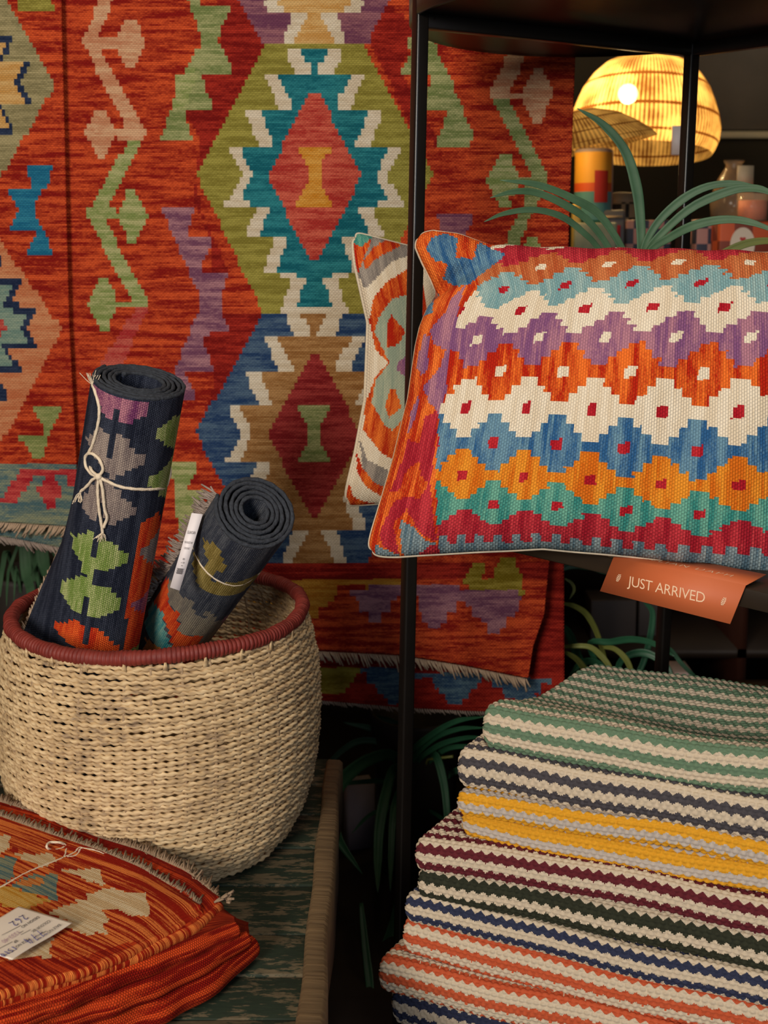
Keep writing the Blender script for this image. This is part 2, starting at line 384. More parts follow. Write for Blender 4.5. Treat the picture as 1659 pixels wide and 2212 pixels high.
# crimson field between the strips and the medallions
polys = [('crim', C1([(870, -300), (1020, -300), (1050, 180), (870, 560), (780, 700), (880, 1240), (1050, 1240), (780, 1750), (860, 1500), (800, 1330), (915, 1325), (870, 1200), (915, 1085), (850, 950), (770, 815), (800, 560), (730, 435), (850, 430), (800, 295), (925, 290), (870, 150)])),
         ('crim', C3([(20, 0), (200, 100), (165, 200), (120, 290), (300, 620), (180, 560), (0, 180)]))] + polys
polys += [
 ('ltan', C1([(400, -80), (450, -80), (450, 0), (385, 150), (465, 150), (465, 190), (390, 190), (590, 540), (575, 552), (470, 552), (470, 518), (505, 518), (325, 165), (370, 60)])),
 ('ltan', C1([(500, 70), (535, 70), (580, 165), (535, 275), (500, 275), (455, 165)])),
 ('ltan', C1([(388, 430), (418, 430), (470, 530), (415, 625), (392, 625), (330, 525)])),
 ('lgreen', C1([(575, 552), (430, 820), (468, 840), (468, 868), (415, 870), (600, 1225), (470, 1228), (470, 1203), (520, 1190), (340, 855), (515, 552)])),
 ('lgreen', C1([(508, 755), (538, 755), (590, 857), (535, 967), (515, 967), (465, 860)])),
 ('lgreen', C1([(398, 1115), (428, 1115), (475, 1215), (428, 1310), (405, 1310), (345, 1215)])),
 ('pink', C1([(535, 1235), (590, 1235), (500, 1420), (470, 1560), (390, 1560), (410, 1430)])),
 ('green', C1([(770, -120), (880, -120), (800, -20), (800, 28), (920, 30), (880, 110), (868, 175), (905, 230), (925, 292), (800, 295), (850, 432), (730, 435), (775, 572), (632, 570), (660, 500), (705, 370), (750, 270), (785, 200), (805, 175), (800, 130), (770, 60), (740, -20)])),
 ('lgreen', C1([(700, 300), (760, 270), (790, 290), (740, 430), (690, 430)])),
 ('mauve', C1([(638, 818), (780, 820), (740, 945), (850, 950), (798, 1075), (915, 1085), (880, 1180), (880, 1240), (918, 1325), (800, 1330), (850, 1470), (735, 1475), (790, 1600), (690, 1600), (700, 1475), (730, 1380), (770, 1290), (802, 1200), (740, 1050), (690, 940), (665, 880)])),
 ('lgreen', [(370, 995), (430, 995), (406, 1058), (446, 1063), (412, 1122), (440, 1190), (400, 1215), (380, 1110)]),
 # beyond the shelf post
 ('green', C3([(150, 150), (265, 160), (290, 240), (345, 350), (385, 460), (435, 570), (430, 600), (270, 615), (285, 560), (325, 468), (215, 465), (260, 305), (120, 300), (165, 215)])),
 ('purple', C3([(262, 885), (435, 885), (395, 985), (420, 1100), (290, 1100), (310, 985)])),
 ('ltan', C3([(585, 190), (650, 190), (645, 240), (580, 380), (640, 380), (640, 412), (510, 412), (497, 390), (540, 300)])),
 ('ltan', C3([(680, 290), (722, 290), (768, 390), (710, 510), (672, 505), (630, 395)])),
 ('green', C3([(510, 412), (580, 410), (640, 540), (750, 745), (680, 880), (650, 960), (600, 1090), (530, 1090), (600, 930), (650, 830), (640, 775), (615, 775), (615, 740), (680, 740), (560, 520)])),
 ('lgreen', C3([(540, 645), (585, 645), (625, 750), (580, 870), (540, 870), (485, 755)])),
 ('lgreen', C3([(655, 1000), (700, 1000), (760, 1110), (600, 1110)])),
 ('red', C3([(575, 805), (640, 805), (640, 860), (590, 880)])),
 # end border under the medallions
 ('crim', [(100, 1216), (1250, 1216), (1250, 1247), (100, 1247)]),
 ('ochre', [(100, 1249), (868, 1253), (868, 1272), (760, 1268), (726, 1268), (724, 1295), (705, 1295), (705, 1315), (686, 1315), (686, 1333), (560, 1333), (100, 1333)]),
 ('mauve', [(758, 1270), (930, 1266), (1115, 1275), (1132, 1290), (1115, 1300), (1128, 1312), (1116, 1320), (1116, 1335), (1096, 1337), (1096, 1352), (1078, 1352), (1078, 1373), (1050, 1373), (1050, 1350), (1036, 1348), (1036, 1333), (1020, 1333), (1020, 1315), (1004, 1313), (1004, 1296), (986, 1294), (986, 1322), (966, 1322), (966, 1340), (950, 1340), (950, 1358), (925, 1358), (925, 1340), (912, 1340), (912, 1322), (905, 1320), (905, 1290), (860, 1290), (840, 1304), (840, 1325), (822, 1325), (822, 1345), (800, 1345), (796, 1325), (776, 1315), (776, 1295), (758, 1290)]),
 ('olivegold', [(1022, 1212), (1118, 1208), (1118, 1232), (1130, 1240), (1130, 1262), (1133, 1282), (1000, 1268), (1004, 1246), (1014, 1230)]),
 ('red', [(1050, 1208), (1078, 1210), (1062, 1250), (1040, 1250), (1040, 1236), (1050, 1230)]),
]
def zpx(py, Y): return P(829, py, Y)[2]
def xpx(px, py, Y): return P(px, py, Y)[0]
def drape(name, Yp, ztop, left_px, right_px, bottom_px, polys, base, root, wav=0.0025, cell=0.0030, qv=0.0108, qu=0.0060, thick=0.005, ph=0.0):
    """a hanging cloth in the plane y=Yp; edges are measured polylines (px list); pattern polygons in measured positions"""
    PL = [(k, [tuple(P(x, y, Yp)[[0, 2]]) for x, y in pts]) for k, pts in polys]
    lz = np.array([P(x, y, Yp)[[2, 0]] for x, y in left_px]); rz = np.array([P(x, y, Yp)[[2, 0]] for x, y in right_px])
    bx = np.array([P(x, y, Yp)[[0, 2]] for x, y in bottom_px])
    lz = lz[lz[:, 0].argsort()]; rz = rz[rz[:, 0].argsort()]; bx = bx[bx[:, 0].argsort()]
    x0, x1, zb = lz[:, 1].min(), rz[:, 1].max(), bx[:, 1].min()
    nc = int((x1 - x0) / cell) + 1; nr = int((ztop - zb) / cell) + 1
    s = np.linspace(0, 1, nc); Z0 = np.linspace(ztop, zb, nr)
    Sg, Zg = np.meshgrid(s, Z0)
    xl = np.interp(Zg, lz[:, 0], lz[:, 1]); xr = np.interp(Zg, rz[:, 0], rz[:, 1])
    X = x0 + Sg * (x1 - x0)
    k = np.clip((Sg - 0.85) / 0.15, 0, 1) ** 1.5; k2 = np.clip((0.1 - Sg) / 0.1, 0, 1)
    X = X + k * (xr - x1) + k2 * (xl - x0)
    zbot = np.interp(X, bx[:, 0], bx[:, 1]); f = np.clip((Zg - zb) / 0.25, 0, 1)
    Z = Zg + (1 - f) * (zbot - zb)
    Yv = Yp + wav * np.sin(X * 7 + ph) + wav * 0.6 * np.sin(X * 17 + Z * 3 + ph * 2) * np.clip((1.5 - Z), 0.2, 1)
    V = np.stack([X, Yv, Z], -1)
    Xc = (X[:-1, :-1] + X[1:, 1:]) / 2; Zc = (Z[:-1, :-1] + Z[1:, 1:]) / 2
    Zq = (np.floor(Zc / qv) + 0.5) * qv; Xq = (np.floor(Xc / qu) + 0.5) * qu
    keys, idx = paint(base, PL, Xq, Zq)
    o = mk(name, V, gridF(nr, nc), M['rug'], root, uv=np.stack([X + 10, Z + 10], -1), cols=tocols(keys, idx))
    solid(o, thick, 1)
    return o, V
def fringe(name, edge, down, L, mat, root, step=0.0035, lean=0.006, rad=0.0013, jit=0.35, curl=0.0, sides=4):
    """knotted warp ends along an edge polyline; `down` is the direction they point (vector or per-point array)"""
    edge = np.asarray(edge, float); d = np.concatenate([[0], np.cumsum(np.linalg.norm(np.diff(edge, axis=0), axis=1))])
    n = int(d[-1] / step); parts = []; down = np.asarray(down, float)
    for i in range(n):
        u = (i + 0.5) / n * d[-1]; p = np.array([np.interp(u, d, edge[:, k]) for k in range(3)])
        dn = down if down.ndim == 1 else np.array([np.interp(u, d, down[:, k]) for k in range(3)])
        r1 = rng.normal(0, 1, 3); ln = L * (1 + 0.25 * rng.normal() * jit * 2)
        al = (edge[min(len(edge) - 1, np.searchsorted(d, u))] - edge[max(0, np.searchsorted(d, u) - 1)]); al /= np.linalg.norm(al) + 1e-9
        a = p; b = p + dn * ln * 0.5 + al * lean * 0.4 + r1 * L * 0.07 * jit; c = p + dn * ln + al * lean + r1 * L * 0.2 * jit
        parts.append(sweep([a, b, c], [rad, rad * 1.35, rad * 1.15], sides))
    V, F = cat(parts)
    return mk(name, V, F, mat, root)
RT = 1.96
YR = 2.15
kr = empty('kilim_rug', (0.0, YR, RT), 'red hanging kilim with olive, blue and purple toothed medallions, behind the black shelf post', 'rug')
front, fv = drape('cloth', YR, RT, [(112, -220), (122, 0), (138, 700), (154, 1440)], [(1250, -220), (1243, 125), (1228, 530), (1212, 900), (1187, 1215), (1176, 1330), (1152, 1400), (1142, 1465)],
      [(60, 1392), (600, 1398), (868, 1415), (905, 1421), (1000, 1436), (1143, 1466), (1300, 1470)], polys, 'red', kr)
fringe('fringe', fv[-1][::6] + [0, -0.006, 0], (0, -0.05, -1), 0.019, M['fringe_beige'], kr, 0.0036, 0.009, 0.0014, 0.5)
bp = [('olivegold', [(500, 1440), (790, 1442), (770, 1457), (762, 1473), (750, 1488), (730, 1503), (560, 1503)]),
      ('steel', [(782, 1444), (1190, 1465), (1186, 1480), (1172, 1482), (1172, 1497), (1155, 1500), (1150, 1526), (1118, 1528), (1112, 1510), (1090, 1506), (1085, 1490), (1068, 1488), (1068, 1470), (1038, 1466), (1034, 1490), (1018, 1493), (1015, 1508), (1002, 1510), (1000, 1526), (968, 1526), (965, 1506), (948, 1500), (945, 1483), (935, 1480), (930, 1466), (890, 1462), (885, 1500), (868, 1503), (864, 1521), (835, 1521), (832, 1502), (815, 1500), (812, 1480), (795, 1478), (790, 1460), (775, 1456)])]
back, bv = drape('back_drape', YR + 0.05, RT, [(180, -220), (200, 1500)], [(1236, -220), (1230, 530), (1218, 1215), (1219, 1500), (1214, 1540)],
      [(60, 1506), (690, 1514), (868, 1529), (1000, 1536), (1100, 1540), (1200, 1534), (1260, 1532)], bp, 'crim', kr, cell=0.0042, ph=1.0)
fringe('back_fringe', bv[-1][::6], (0, 0.1, -1), 0.009, M['fringe_grey'], kr, 0.005, 0.006, 0.0014)

def b7(p): return cc(p, 6.914, 0, 1000)
lp = [
 ('grolive', [(-60, -140), (-30, -140), (11, 0), (119, 185), (0, 385), (-60, 470)]),
 ('navy', C1([(-80, 135), (-80, 60), (0, 135), (62, 138), (25, 222), (5, 235), (128, 238), (84, 325), (133, 422), (10, 425), (68, 522), (-40, 530)])),
 ('cgold', C1([(-80, 160), (0, 165), (28, 165), (-10, 245), (98, 250), (55, 325), (103, 402), (-20, 410), (34, 500), (-60, 505)])),
 ('olive', C1([(75, 5), (210, 5), (215, 50), (75, 40)])),
 ('blue2', [(51, 350), (122, 353), (100, 405), (90, 407), (72, 462), (95, 500), (122, 553), (55, 551), (80, 503), (17, 498), (42, 460), (16, 408), (71, 405)]),
 ('peach', [(-60, 440), (0, 521), (133, 707), (60, 850), (15, 935), (-60, 1010)]),
 ('navy', C1([(-40, 1020), (0, 1022), (18, 1045), (-20, 1075)])),
 ('navy', C1([(-80, 1115), (85, 1117), (45, 1212), (155, 1218), (108, 1310), (162, 1397), (22, 1392), (100, 1485), (-60, 1495)])),
 ('ltteal', C1([(-80, 1140), (52, 1142), (5, 1235), (122, 1240), (78, 1310), (128, 1372), (-5, 1370), (62, 1462), (-60, 1470)])),
 ('pink', C1([(-60, 1240), (5, 1270), (28, 1310), (-60, 1380)])),
 ('navy', C2([(-60, 415), (5, 425), (40, 493), (-60, 500)])),
 ('sage', [(68, 874), (141, 876), (108, 936), (90, 993), (76, 993), (35, 937), (98, 936)]),
 ('slate', [(-80, 1005), (200, 1007), (200, 1200), (-80, 1200)]),
 ('crimpink', b7([(330, 100), (1300, 128), (1300, 385), (1045, 375), (1040, 310), (1000, 290), (990, 210), (830, 205), (830, 290), (940, 380), (940, 450), (830, 550), (830, 650), (655, 640), (650, 540), (545, 420), (545, 380), (670, 290), (670, 200), (495, 190), (495, 270), (230, 590), (0, 585), (-300, 585), (-300, 530), (0, 520), (60, 500), (200, 260)])),
]
YL = 2.137
kl = empty('kilim_rug', (-0.7, YL, RT), 'orange-red hanging kilim with peach and grey hexagons, beside the medallion kilim behind the basket', 'rug')
lf, lv = drape('cloth', YL, RT, [(-330, -220), (-330, 1300)], [(126, -220), (133, 0), (150, 700), (166, 1005), (166, 1200)],
      [(-400, 1126), (0, 1127), (166, 1137), (300, 1140)], lp, 'red', kl, ph=2.0)
fringe('fringe', lv[-1][::5] + [0, -0.004, 0], (0, -0.05, -1), 0.018, M['fringe_beige'], kl, 0.0038, -0.012, 0.0015, 0.4)
lb, lbv = drape('back_drape', YL + 0.018, RT, [(-330, -220), (-330, 1300)], [(105, -220), (122, 700), (136, 1160), (134, 1200)],
      [(-400, 1140), (0, 1158), (60, 1168), (134, 1183), (200, 1186)], [], 'slate', kl, cell=0.005, ph=2.5)
fringe('back_fringe', lbv[-1][::4], (0, 0.0, -1), 0.014, M['fringe_grey'], kl, 0.004, 0.012, 0.0016, 0.4)
# rail the kilims hang from
rl = empty('hanging_rail', (0, YR + 0.02, 0), 'black metal rail holding the two hanging kilims', 'rail')
mk('rail', *sweep([(-1.45, YR + 0.02, RT + 0.0), (0.40, YR + 0.02, RT + 0.0)], 0.014, 16), M['black'], rl)
for x in (-1.42, 0.27): mk('upright', *box((x, YR + 0.09, 0.98), (0.025, 0.025, 1.96)), M['black'], rl, smooth=False)

# ================================================================== shelf unit
LEAN = rotm('Y', R(1.2))
A0 = P(868, 1900, 1.75); B0 = P(1424, 1480, 1.98)
def on_post(b, z):  # post centre line at height z (the unit stands a little out of plumb)
    return np.array([b[0] + (z - b[2]) * math.tan(R(1.0)), b[1], z])
A_ = lambda z: on_post(P(878, 1500, 1.75), z)
B_ = lambda z: on_post(P(1429, 1450, 2.00), z)
ab = B_(1) - A_(1); ab /= np.linalg.norm(ab)
ac = np.array([0.70, -0.714, 0.0]); LC = 0.78
C_ = lambda z: A_(z) + ac * LC
D_ = lambda z: B_(z) + ac * LC
su = empty('shelf_unit', tuple(A_(0)), 'black metal shelf unit with square posts holding the two kilim cushions', 'shelf')
ZT = P(940, 45, 1.75)[2]
for f in (A_, B_, C_, D_):
    bevel(mk('post', *beam(f(0.0), f(2.15 if f is A_ else ZT + 0.01), 0.020, 0.020, side=ab), M['black'], su, smooth=False), 0.0036, 5)
for (f, g, zs) in ((A_, B_, (ZT, )), (B_, D_, (ZT, )), (C_, D_, (ZT,)), (A_, C_, (ZT + 0.2,))):
    for z in zs: bevel(mk('rail', *beam(f(z), g(z), 0.018, 0.022), M['black'], su, smooth=False), 0.002, 2)
zb = P(1310, 1241, 1.0)[2]
def line_at(px, py, base, d):  # z of the board's lower edge where its measured line meets the vertical plane through A and C
    r = ray(px, py); n = np.array([-d[1], d[0], 0]); t = (base - EYE).dot(n) / r.dot(n); return (EYE + r * t)
pz = [line_at(x, y, A_(1) + np.array([-0.012, -0.012, 0]), ac)[2] for x, y in ((1250, 1227), (1623, 1320))]
print('board z', pz)
BZ = sum(pz) / 2
o_ = lambda a, b: ab * a + ac * b
brd = [A_(BZ) + o_(-0.014, -0.014), B_(BZ) + o_(0.014, -0.014), D_(BZ) + o_(0.014, 0.014), C_(BZ) + o_(-0.014, 0.014)]
def slab(c4, z0, z1):
    v = [np.array([p[0], p[1], z0]) for p in c4] + [np.array([p[0], p[1], z1]) for p in c4]
    return np.array(v), BOXF.copy()
bevel(mk('shelf_board', *slab(brd, BZ, BZ + 0.024), M['tray'], su, smooth=False), 0.002)
BTOP = BZ + 0.024
top4 = [A_(ZT) + o_(0.01, 0.01), B_(ZT) + o_(-0.01, 0.01), D_(ZT) + o_(-0.01, -0.01), C_(ZT) + o_(0.01, -0.01)]
# little fixing tabs beside the posts
for q in (A_(ZT - 0.005) + ab * 0.02, B_(ZT - 0.008) - ab * 0.02):
    mk('fixing_tab', *box(q + np.array([0, -0.006, 0.012]), (0.008, 0.006, 0.01)), M['black'], su, smooth=False)
# round tray resting on the frame
ctr = (A_(0) + B_(0)) / 2 + ac * 0.30
tc = np.array([0.338, 1.815, ZT + 0.006])
pr = [(0.001, 0.004), (0.29, 0.004), (0.297, 0.0), (0.300, 0.003), (0.300, 0.05), (0.296, 0.05), (0.294, 0.014), (0.001, 0.012)]
tr = mk('round_tray', *lathe(pr, tc, 96), M['black'], loc=tuple(tc))
tag(tr, 'large round black tray with a raised rim on top of the shelf frame', 'tray')

# ================================================================== table
TZ = 0.48
tb = empty('table', (-0.6, 1.4, 0), 'low weathered table with chipped green painted planks under the basket', 'table')
def plank_mat():
    m, nt, b = new_mat('distressed_plank'); g = N(nt)
    tc_ = g.n('ShaderNodeTexCoord'); mp = g.n('ShaderNodeMapping'); mp.inputs['Scale'].default_value = (7, 26, 10); g.l(tc_.outputs['Object'], mp.inputs[0])
    n1 = g.n('ShaderNodeTexNoise'); n1.inputs['Scale'].default_value = 2.2; n1.inputs['Detail'].default_value = 8; n1.inputs['Roughness'].default_value = 0.72; g.l(mp.outputs[0], n1.inputs['Vector'])
    n2 = g.n('ShaderNodeTexNoise'); n2.inputs['Scale'].default_value = 9; n2.inputs['Detail'].default_value = 6; g.l(mp.outputs[0], n2.inputs['Vector'])
    r1 = g.n('ShaderNodeValToRGB'); e = r1.color_ramp; e.elements[0].position = 0.50; e.elements[1].position = 0.54
    g.l(n1.outputs[0], r1.inputs[0])
    w1 = g.n('ShaderNodeMix', data_type='RGBA'); w1.inputs[6].default_value = (*lin((62, 54, 38)), 1); w1.inputs[7].default_value = (*lin((118, 104, 78)), 1); g.l(n2.outputs[0], w1.inputs[0])
    p1 = g.n('ShaderNodeMix', data_type='RGBA'); p1.inputs[6].default_value = (*lin((14, 28, 19)), 1); p1.inputs[7].default_value = (*lin((36, 52, 34)), 1); g.l(n2.outputs[0], p1.inputs[0])
    mx = g.n('ShaderNodeMix', data_type='RGBA'); g.l(r1.outputs[0], mx.inputs[0]); g.l(p1.outputs[2], mx.inputs[6]); g.l(w1.outputs[2], mx.inputs[7])
    g.l(mx.outputs[2], b.inputs['Base Color']); b.inputs['Roughness'].default_value = 0.75
    bp_ = g.n('ShaderNodeBump'); bp_.inputs['Strength'].default_value = 0.6; bp_.inputs['Distance'].default_value = 0.002; g.l(n1.outputs[0], bp_.inputs['Height']); g.l(bp_.outputs[0], b.inputs['Normal'])
    return m
PM = plank_mat()
WM = plain('worn_brown_wood', (58, 44, 28), 0.7, noise=0.3, scale=6, bump=1.0, rgb2=(132, 106, 72), aniso=(1.5, 24, 3))
ys = [1.02, 1.115, 1.22, 1.30, 1.385, 1.50, 1.60, 1.70, 1.80, 1.90]
for a, b_ in zip(ys[:-1], ys[1:]):
    bevel(mk('plank', *box((-0.64, (a + b_) / 2, TZ - 0.011 - rng.random() * 0.002), (1.10, b_ - a - 0.003, 0.022)), PM, tb, smooth=False), 0.0025)
# the raised edge board, hand cut
yy = np.linspace(1.0, 1.86, 60); rr = []
for y in yy:
    f = (y - 1.0) / 0.86; xl = -0.098 + 0.0 * f + 0.0012 * math.sin(y * 31); wd = 0.031 - 0.004 * f + 0.002 * math.sin(y * 17)
    z1 = TZ + 0.018 + 0.003 * math.sin(y * 13)
    rr.append([(xl, y, TZ - 0.09), (xl, y, z1 - 0.004), (xl + 0.004, y, z1), (xl + wd - 0.005, y, z1 - 0.001), (xl + wd, y, z1 - 0.006), (xl + wd, y, TZ - 0.09)])
rr = np.array(rr)
RWd = weave
EV = rr.reshape(-1, 3); EF = gridF(60, 6, closeu=True)
mk('edge_board', np.vstack([EV]), EF, WM, tb, smooth=False)
for x, y in ((-1.14, 1.06), (-1.14, 1.84), (-0.13, 1.06), (-0.13, 1.84)):
    bevel(mk('leg', *box((x, y, 0.229), (0.05, 0.05, 0.458)), WM, tb, smooth=False), 0.003)
mk('apron', *box((-0.64, 1.04, 0.42), (1.0, 0.02, 0.07)), WM, tb, smooth=False)

# ================================================================== basket
BC = np.array([-0.332, 1.66])
BRIMZ = 0.822
bk = empty('wicker_basket', (BC[0], BC[1], TZ), 'large round natural seagrass basket with a wrapped maroon rim, standing on the weathered table', 'basket')
def bprof(z):  # wall radius at height z (measured silhouette)
    h = [0.0, 0.012, 0.04, 0.085, 0.14, 0.20, 0.26, 0.31, 0.345]
    r = [0.172, 0.190, 0.208, 0.222, 0.231, 0.2345, 0.2320, 0.222, 0.2105]
    # smooth cubic through the points
    return np.interp(z - TZ, h, r)
zz = np.linspace(0, 0.345, 120)
_h = [0.0, 0.012, 0.04, 0.085, 0.14, 0.20, 0.26, 0.31, 0.345]
def wall_r(h):
    a = bprof(TZ + h); b = bprof(TZ + h - 0.012) if h > 0.012 else a; c = bprof(TZ + h + 0.012)
    return (a * 2 + b + c) / 4
def weave_mat():
    m, nt, b = new_mat('seagrass'); g = N(nt)
    tc_ = g.n('ShaderNodeTexCoord'); n1 = g.n('ShaderNodeTexNoise'); n1.inputs['Scale'].default_value = 55; n1.inputs['Detail'].default_value = 5
    mp = g.n('ShaderNodeMapping'); mp.inputs['Scale'].default_value = (1, 1, 3.5); g.l(tc_.outputs['Object'], mp.inputs[0]); g.l(mp.outputs[0], n1.inputs[0])
    n2 = g.n('ShaderNodeTexNoise'); n2.inputs['Scale'].default_value = 9; n2.inputs['Detail'].default_value = 2; g.l(tc_.outputs['Object'], n2.inputs[0])
    f = g.m('ADD', g.m('MULTIPLY', n1.outputs[0], 0.75), g.m('MULTIPLY', n2.outputs[0], 0.35))
    r = g.n('ShaderNodeValToRGB'); e = r.color_ramp.elements
    e[0].position = 0.36; e[0].color = (*lin((134, 112, 90)), 1); e[1].position = 0.72; e[1].color = (*lin((222, 196, 154)), 1)
    x = r.color_ramp.elements.new(0.52); x.color = (*lin((192, 163, 122)), 1)
    g.l(f, r.inputs[0]); g.l(r.outputs[0], b.inputs['Base Color']); b.inputs['Roughness'].default_value = 0.62; b.inputs['Specular IOR Level'].default_value = 0.3
    bp_ = g.n('ShaderNodeBump'); bp_.inputs['Strength'].default_value = 0.4; bp_.inputs['Distance'].default_value = 0.001; g.l(n1.outputs[0], bp_.inputs['Height']); g.l(bp_.outputs[0], b.inputs['Normal'])
    return m
SG = weave_mat()
NR, NST = 56, 40
Hs = np.linspace(0.004, 0.330, NR)
parts = []; SEG = 1280
th = np.linspace(0, 2 * math.pi, SEG, endpoint=False)
drift = 0.0014
for i, h in enumerate(Hs):
    rb = wall_r(h)
    sgn = 1 if i % 2 else -1
    per = NST / 2
    wv = np.sin(th * per + (0 if i % 2 else math.pi)) * 0.0016
    wob = 0.0007 * np.sin(th * 5 + i * 1.7) + 0.0006 * np.sin(th * 13 + i * 0.9) + 0.0009 * np.sin(th * 3 + 1.0) * math.sin(i * 0.25)
    rad = rb + wv + 0.0006 * np.sin(th * 9 + i)
    z = TZ + h + wob
    p = np.stack([BC[0] + rad * np.cos(th), BC[1] + rad * np.sin(th), z], 1)
    circ = 2 * math.pi * rb; nt_ = round(circ / 0.0135)
    parts.append(sweep(p, 0.00305 * (1 + 0.06 * math.sin(i * 2.3)), 8, closed=True, lobes=2, pitch=circ / nt_, lobe_amp=0.34))
V, F = cat(parts); mk('woven_wall', V, F, SG, bk)
sp = []
for k in range(NST):
    a = 2 * math.pi * (k + 0.15 * math.sin(k * 5)) / NST
    hs = np.linspace(0.0, 0.338, 24); pr_ = [(BC[0] + (wall_r(h) - 0.0006) * math.cos(a), BC[1] + (wall_r(h) - 0.0006) * math.sin(a), TZ + h) for h in hs]
    sp.append(sweep(pr_, 0.0026, 6))
V, F = cat(sp); mk('stakes', V, F, plain('basket_stake', (156, 130, 100), 0.7, noise=0.2, scale=60), bk)
# woven base
bs = [(0.001, 0.006), (0.165, 0.004), (0.178, 0.008), (0.178, 0.0), (0.001, 0.0)]
V, F = lathe([(r, z) for r, z in bs], (BC[0], BC[1], TZ + 0.0), 64); mk('base', V, F, SG, bk)
# wrapped rim
SEGR = 1800
th = np.linspace(0, 2 * math.pi, SEGR, endpoint=False); nw = 225
wr_ = rng.normal(0, 1, nw + 2)
thw = th * nw / (2 * math.pi) + 0.25 * np.sin(th * 11)
rid = np.abs(np.sin(thw * math.pi)) ** 0.55 * (1 + 0.16 * wr_[np.floor(thw).astype(int) % nw])
rp = np.stack([BC[0] + (0.2105 + 0.0008 * np.sin(th * 7)) * np.cos(th), BC[1] + 0.2105 * np.sin(th), BRIMZ + 0.0015 * np.sin(th * 4) + 0 * th], 1)
rim_r = 0.0090 + 0.0017 * rid + 0.0006 * np.sin(th * 23)
RM = plain('maroon_wrap', (84, 20, 17), 0.62, noise=0.3, scale=70, bump=0.5, rgb2=(142, 50, 38))
mk('wrapped_rim', *sweep(rp, rim_r, 14, closed=True), RM, bk)
# raffia points where the stakes tuck under the rim
pp = []
for k in range(NST // 2 + 6):
    a = 2 * math.pi * k / (NST // 2 + 6) + 0.1
    r0 = 0.2205; c = np.array([BC[0] + r0 * math.cos(a), BC[1] + r0 * math.sin(a), BRIMZ - 0.013])
    tn = np.array([-math.sin(a), math.cos(a), 0]); rd = np.array([math.cos(a), math.sin(a), 0])
    q = np.array([c - tn * 0.004 - [0, 0, 0.004], c + tn * 0.004 - [0, 0, 0.004], c + tn * 0.0015 + [0, 0, 0.010] - rd * 0.001, c - tn * 0.0005 + [0, 0, 0.010] - rd * 0.001])
    mk('raffia_tip', np.vstack([q, q - rd * 0.003]), BOXF.copy(), SG, bk)

# ================================================================== rolled rugs
def roll_geometry(top, ax, R0, L, turns, pitch, q_front_deg, q_end_deg, openf, ds=0.0026, nt=150, squash=1.0):
    """spiral-rolled cloth: returns V[nt,nq,3], uv metres; ax points towards the visible end"""
    ax = np.array(ax, float); ax /= np.linalg.norm(ax)
    e1 = np.array([1.0, 0, 0]); e1 -= ax * e1.dot(ax); e1 /= np.linalg.norm(e1); e2 = np.cross(ax, e1)
    if e2[1] < 0: e2 = -e2
    th_end = -R(q_end_deg); th_f = -R(q_front_deg); th0 = th_end + 2 * math.pi * turns
    ths = [th0]; 
    while ths[-1] > th_end:
        r = max(R0 - pitch * (ths[-1] - th_end) / (2 * math.pi), 0.008); ths.append(ths[-1] - ds / r)
    ths = np.array(ths); rr = np.maximum(R0 - pitch * (ths - th_end) / (2 * math.pi), 0.008)
    wob = 1 + 0.02 * np.sin(ths * 2.3)
    X = rr * np.cos(ths) * wob; Yy = rr * np.sin(ths) * squash * wob
    tt = np.linspace(0, 1, nt); V = np.zeros((nt, len(ths), 3)); q = np.arange(len(ths)) * ds
    i0 = int(np.argmax(ths <= th_f))
    for j, t in enumerate(tt):
        x = X.copy(); y = Yy.copy(); o = openf(t)
        if o != 0:
            dang = np.diff(ths[i0:]); cur = math.atan2(Yy[i0 + 1] - Yy[i0], X[i0 + 1] - X[i0]); px_, py_ = X[i0], Yy[i0]
            for k in range(i0 + 1, len(ths)):
                px_ += math.cos(cur) * ds; py_ += math.sin(cur) * ds
                cur += dang[k - i0 - 1] * (1 - o); x[k] = px_; y[k] = py_
        V[j] = top - ax * (t * L) + x[:, None] * e1 + y[:, None] * e2
    UV = np.stack([np.repeat((tt * L)[:, None], len(ths), 1) + 5, np.repeat(q[None], nt, 0) + 5], -1)
    return V, UV, ths, (ax, e1, e2)
def build_roll(root, V, UV, polys_px, base, quant=(0.0044, 0.0085), thick=0.0042, frange=None):
    nt, nq = V.shape[:2]
    S, T = np.meshgrid(UV[0, :, 1], UV[:, 0, 0])
    i0 = frange
    un = Unproj(V[:, i0:], S[:, i0:], T[:, i0:])
    PL = [(k, [un(x, y) for x, y in pts]) for k, pts in polys_px]
    Sc = (S[:-1, :-1] + S[1:, 1:]) / 2; Tc = (T[:-1, :-1] + T[1:, 1:]) / 2
    Sq = (np.floor(Sc / quant[1]) + 0.5) * quant[1]; Tq = (np.floor(Tc / quant[0]) + 0.5) * quant[0]
    keys, idx = paint(base, PL, Sq, Tq)
    inner = np.zeros_like(idx, bool); inner[:, :i0] = True; idx[inner] = 0
    o = mk('cloth', V, gridF(nt, nq), M['roll'], root, uv=UV, cols=tocols(keys, idx)); solid(o, thick, 0)
    return o, un
g1 = lambda p: cc(p, 3.2525, 60, 760)
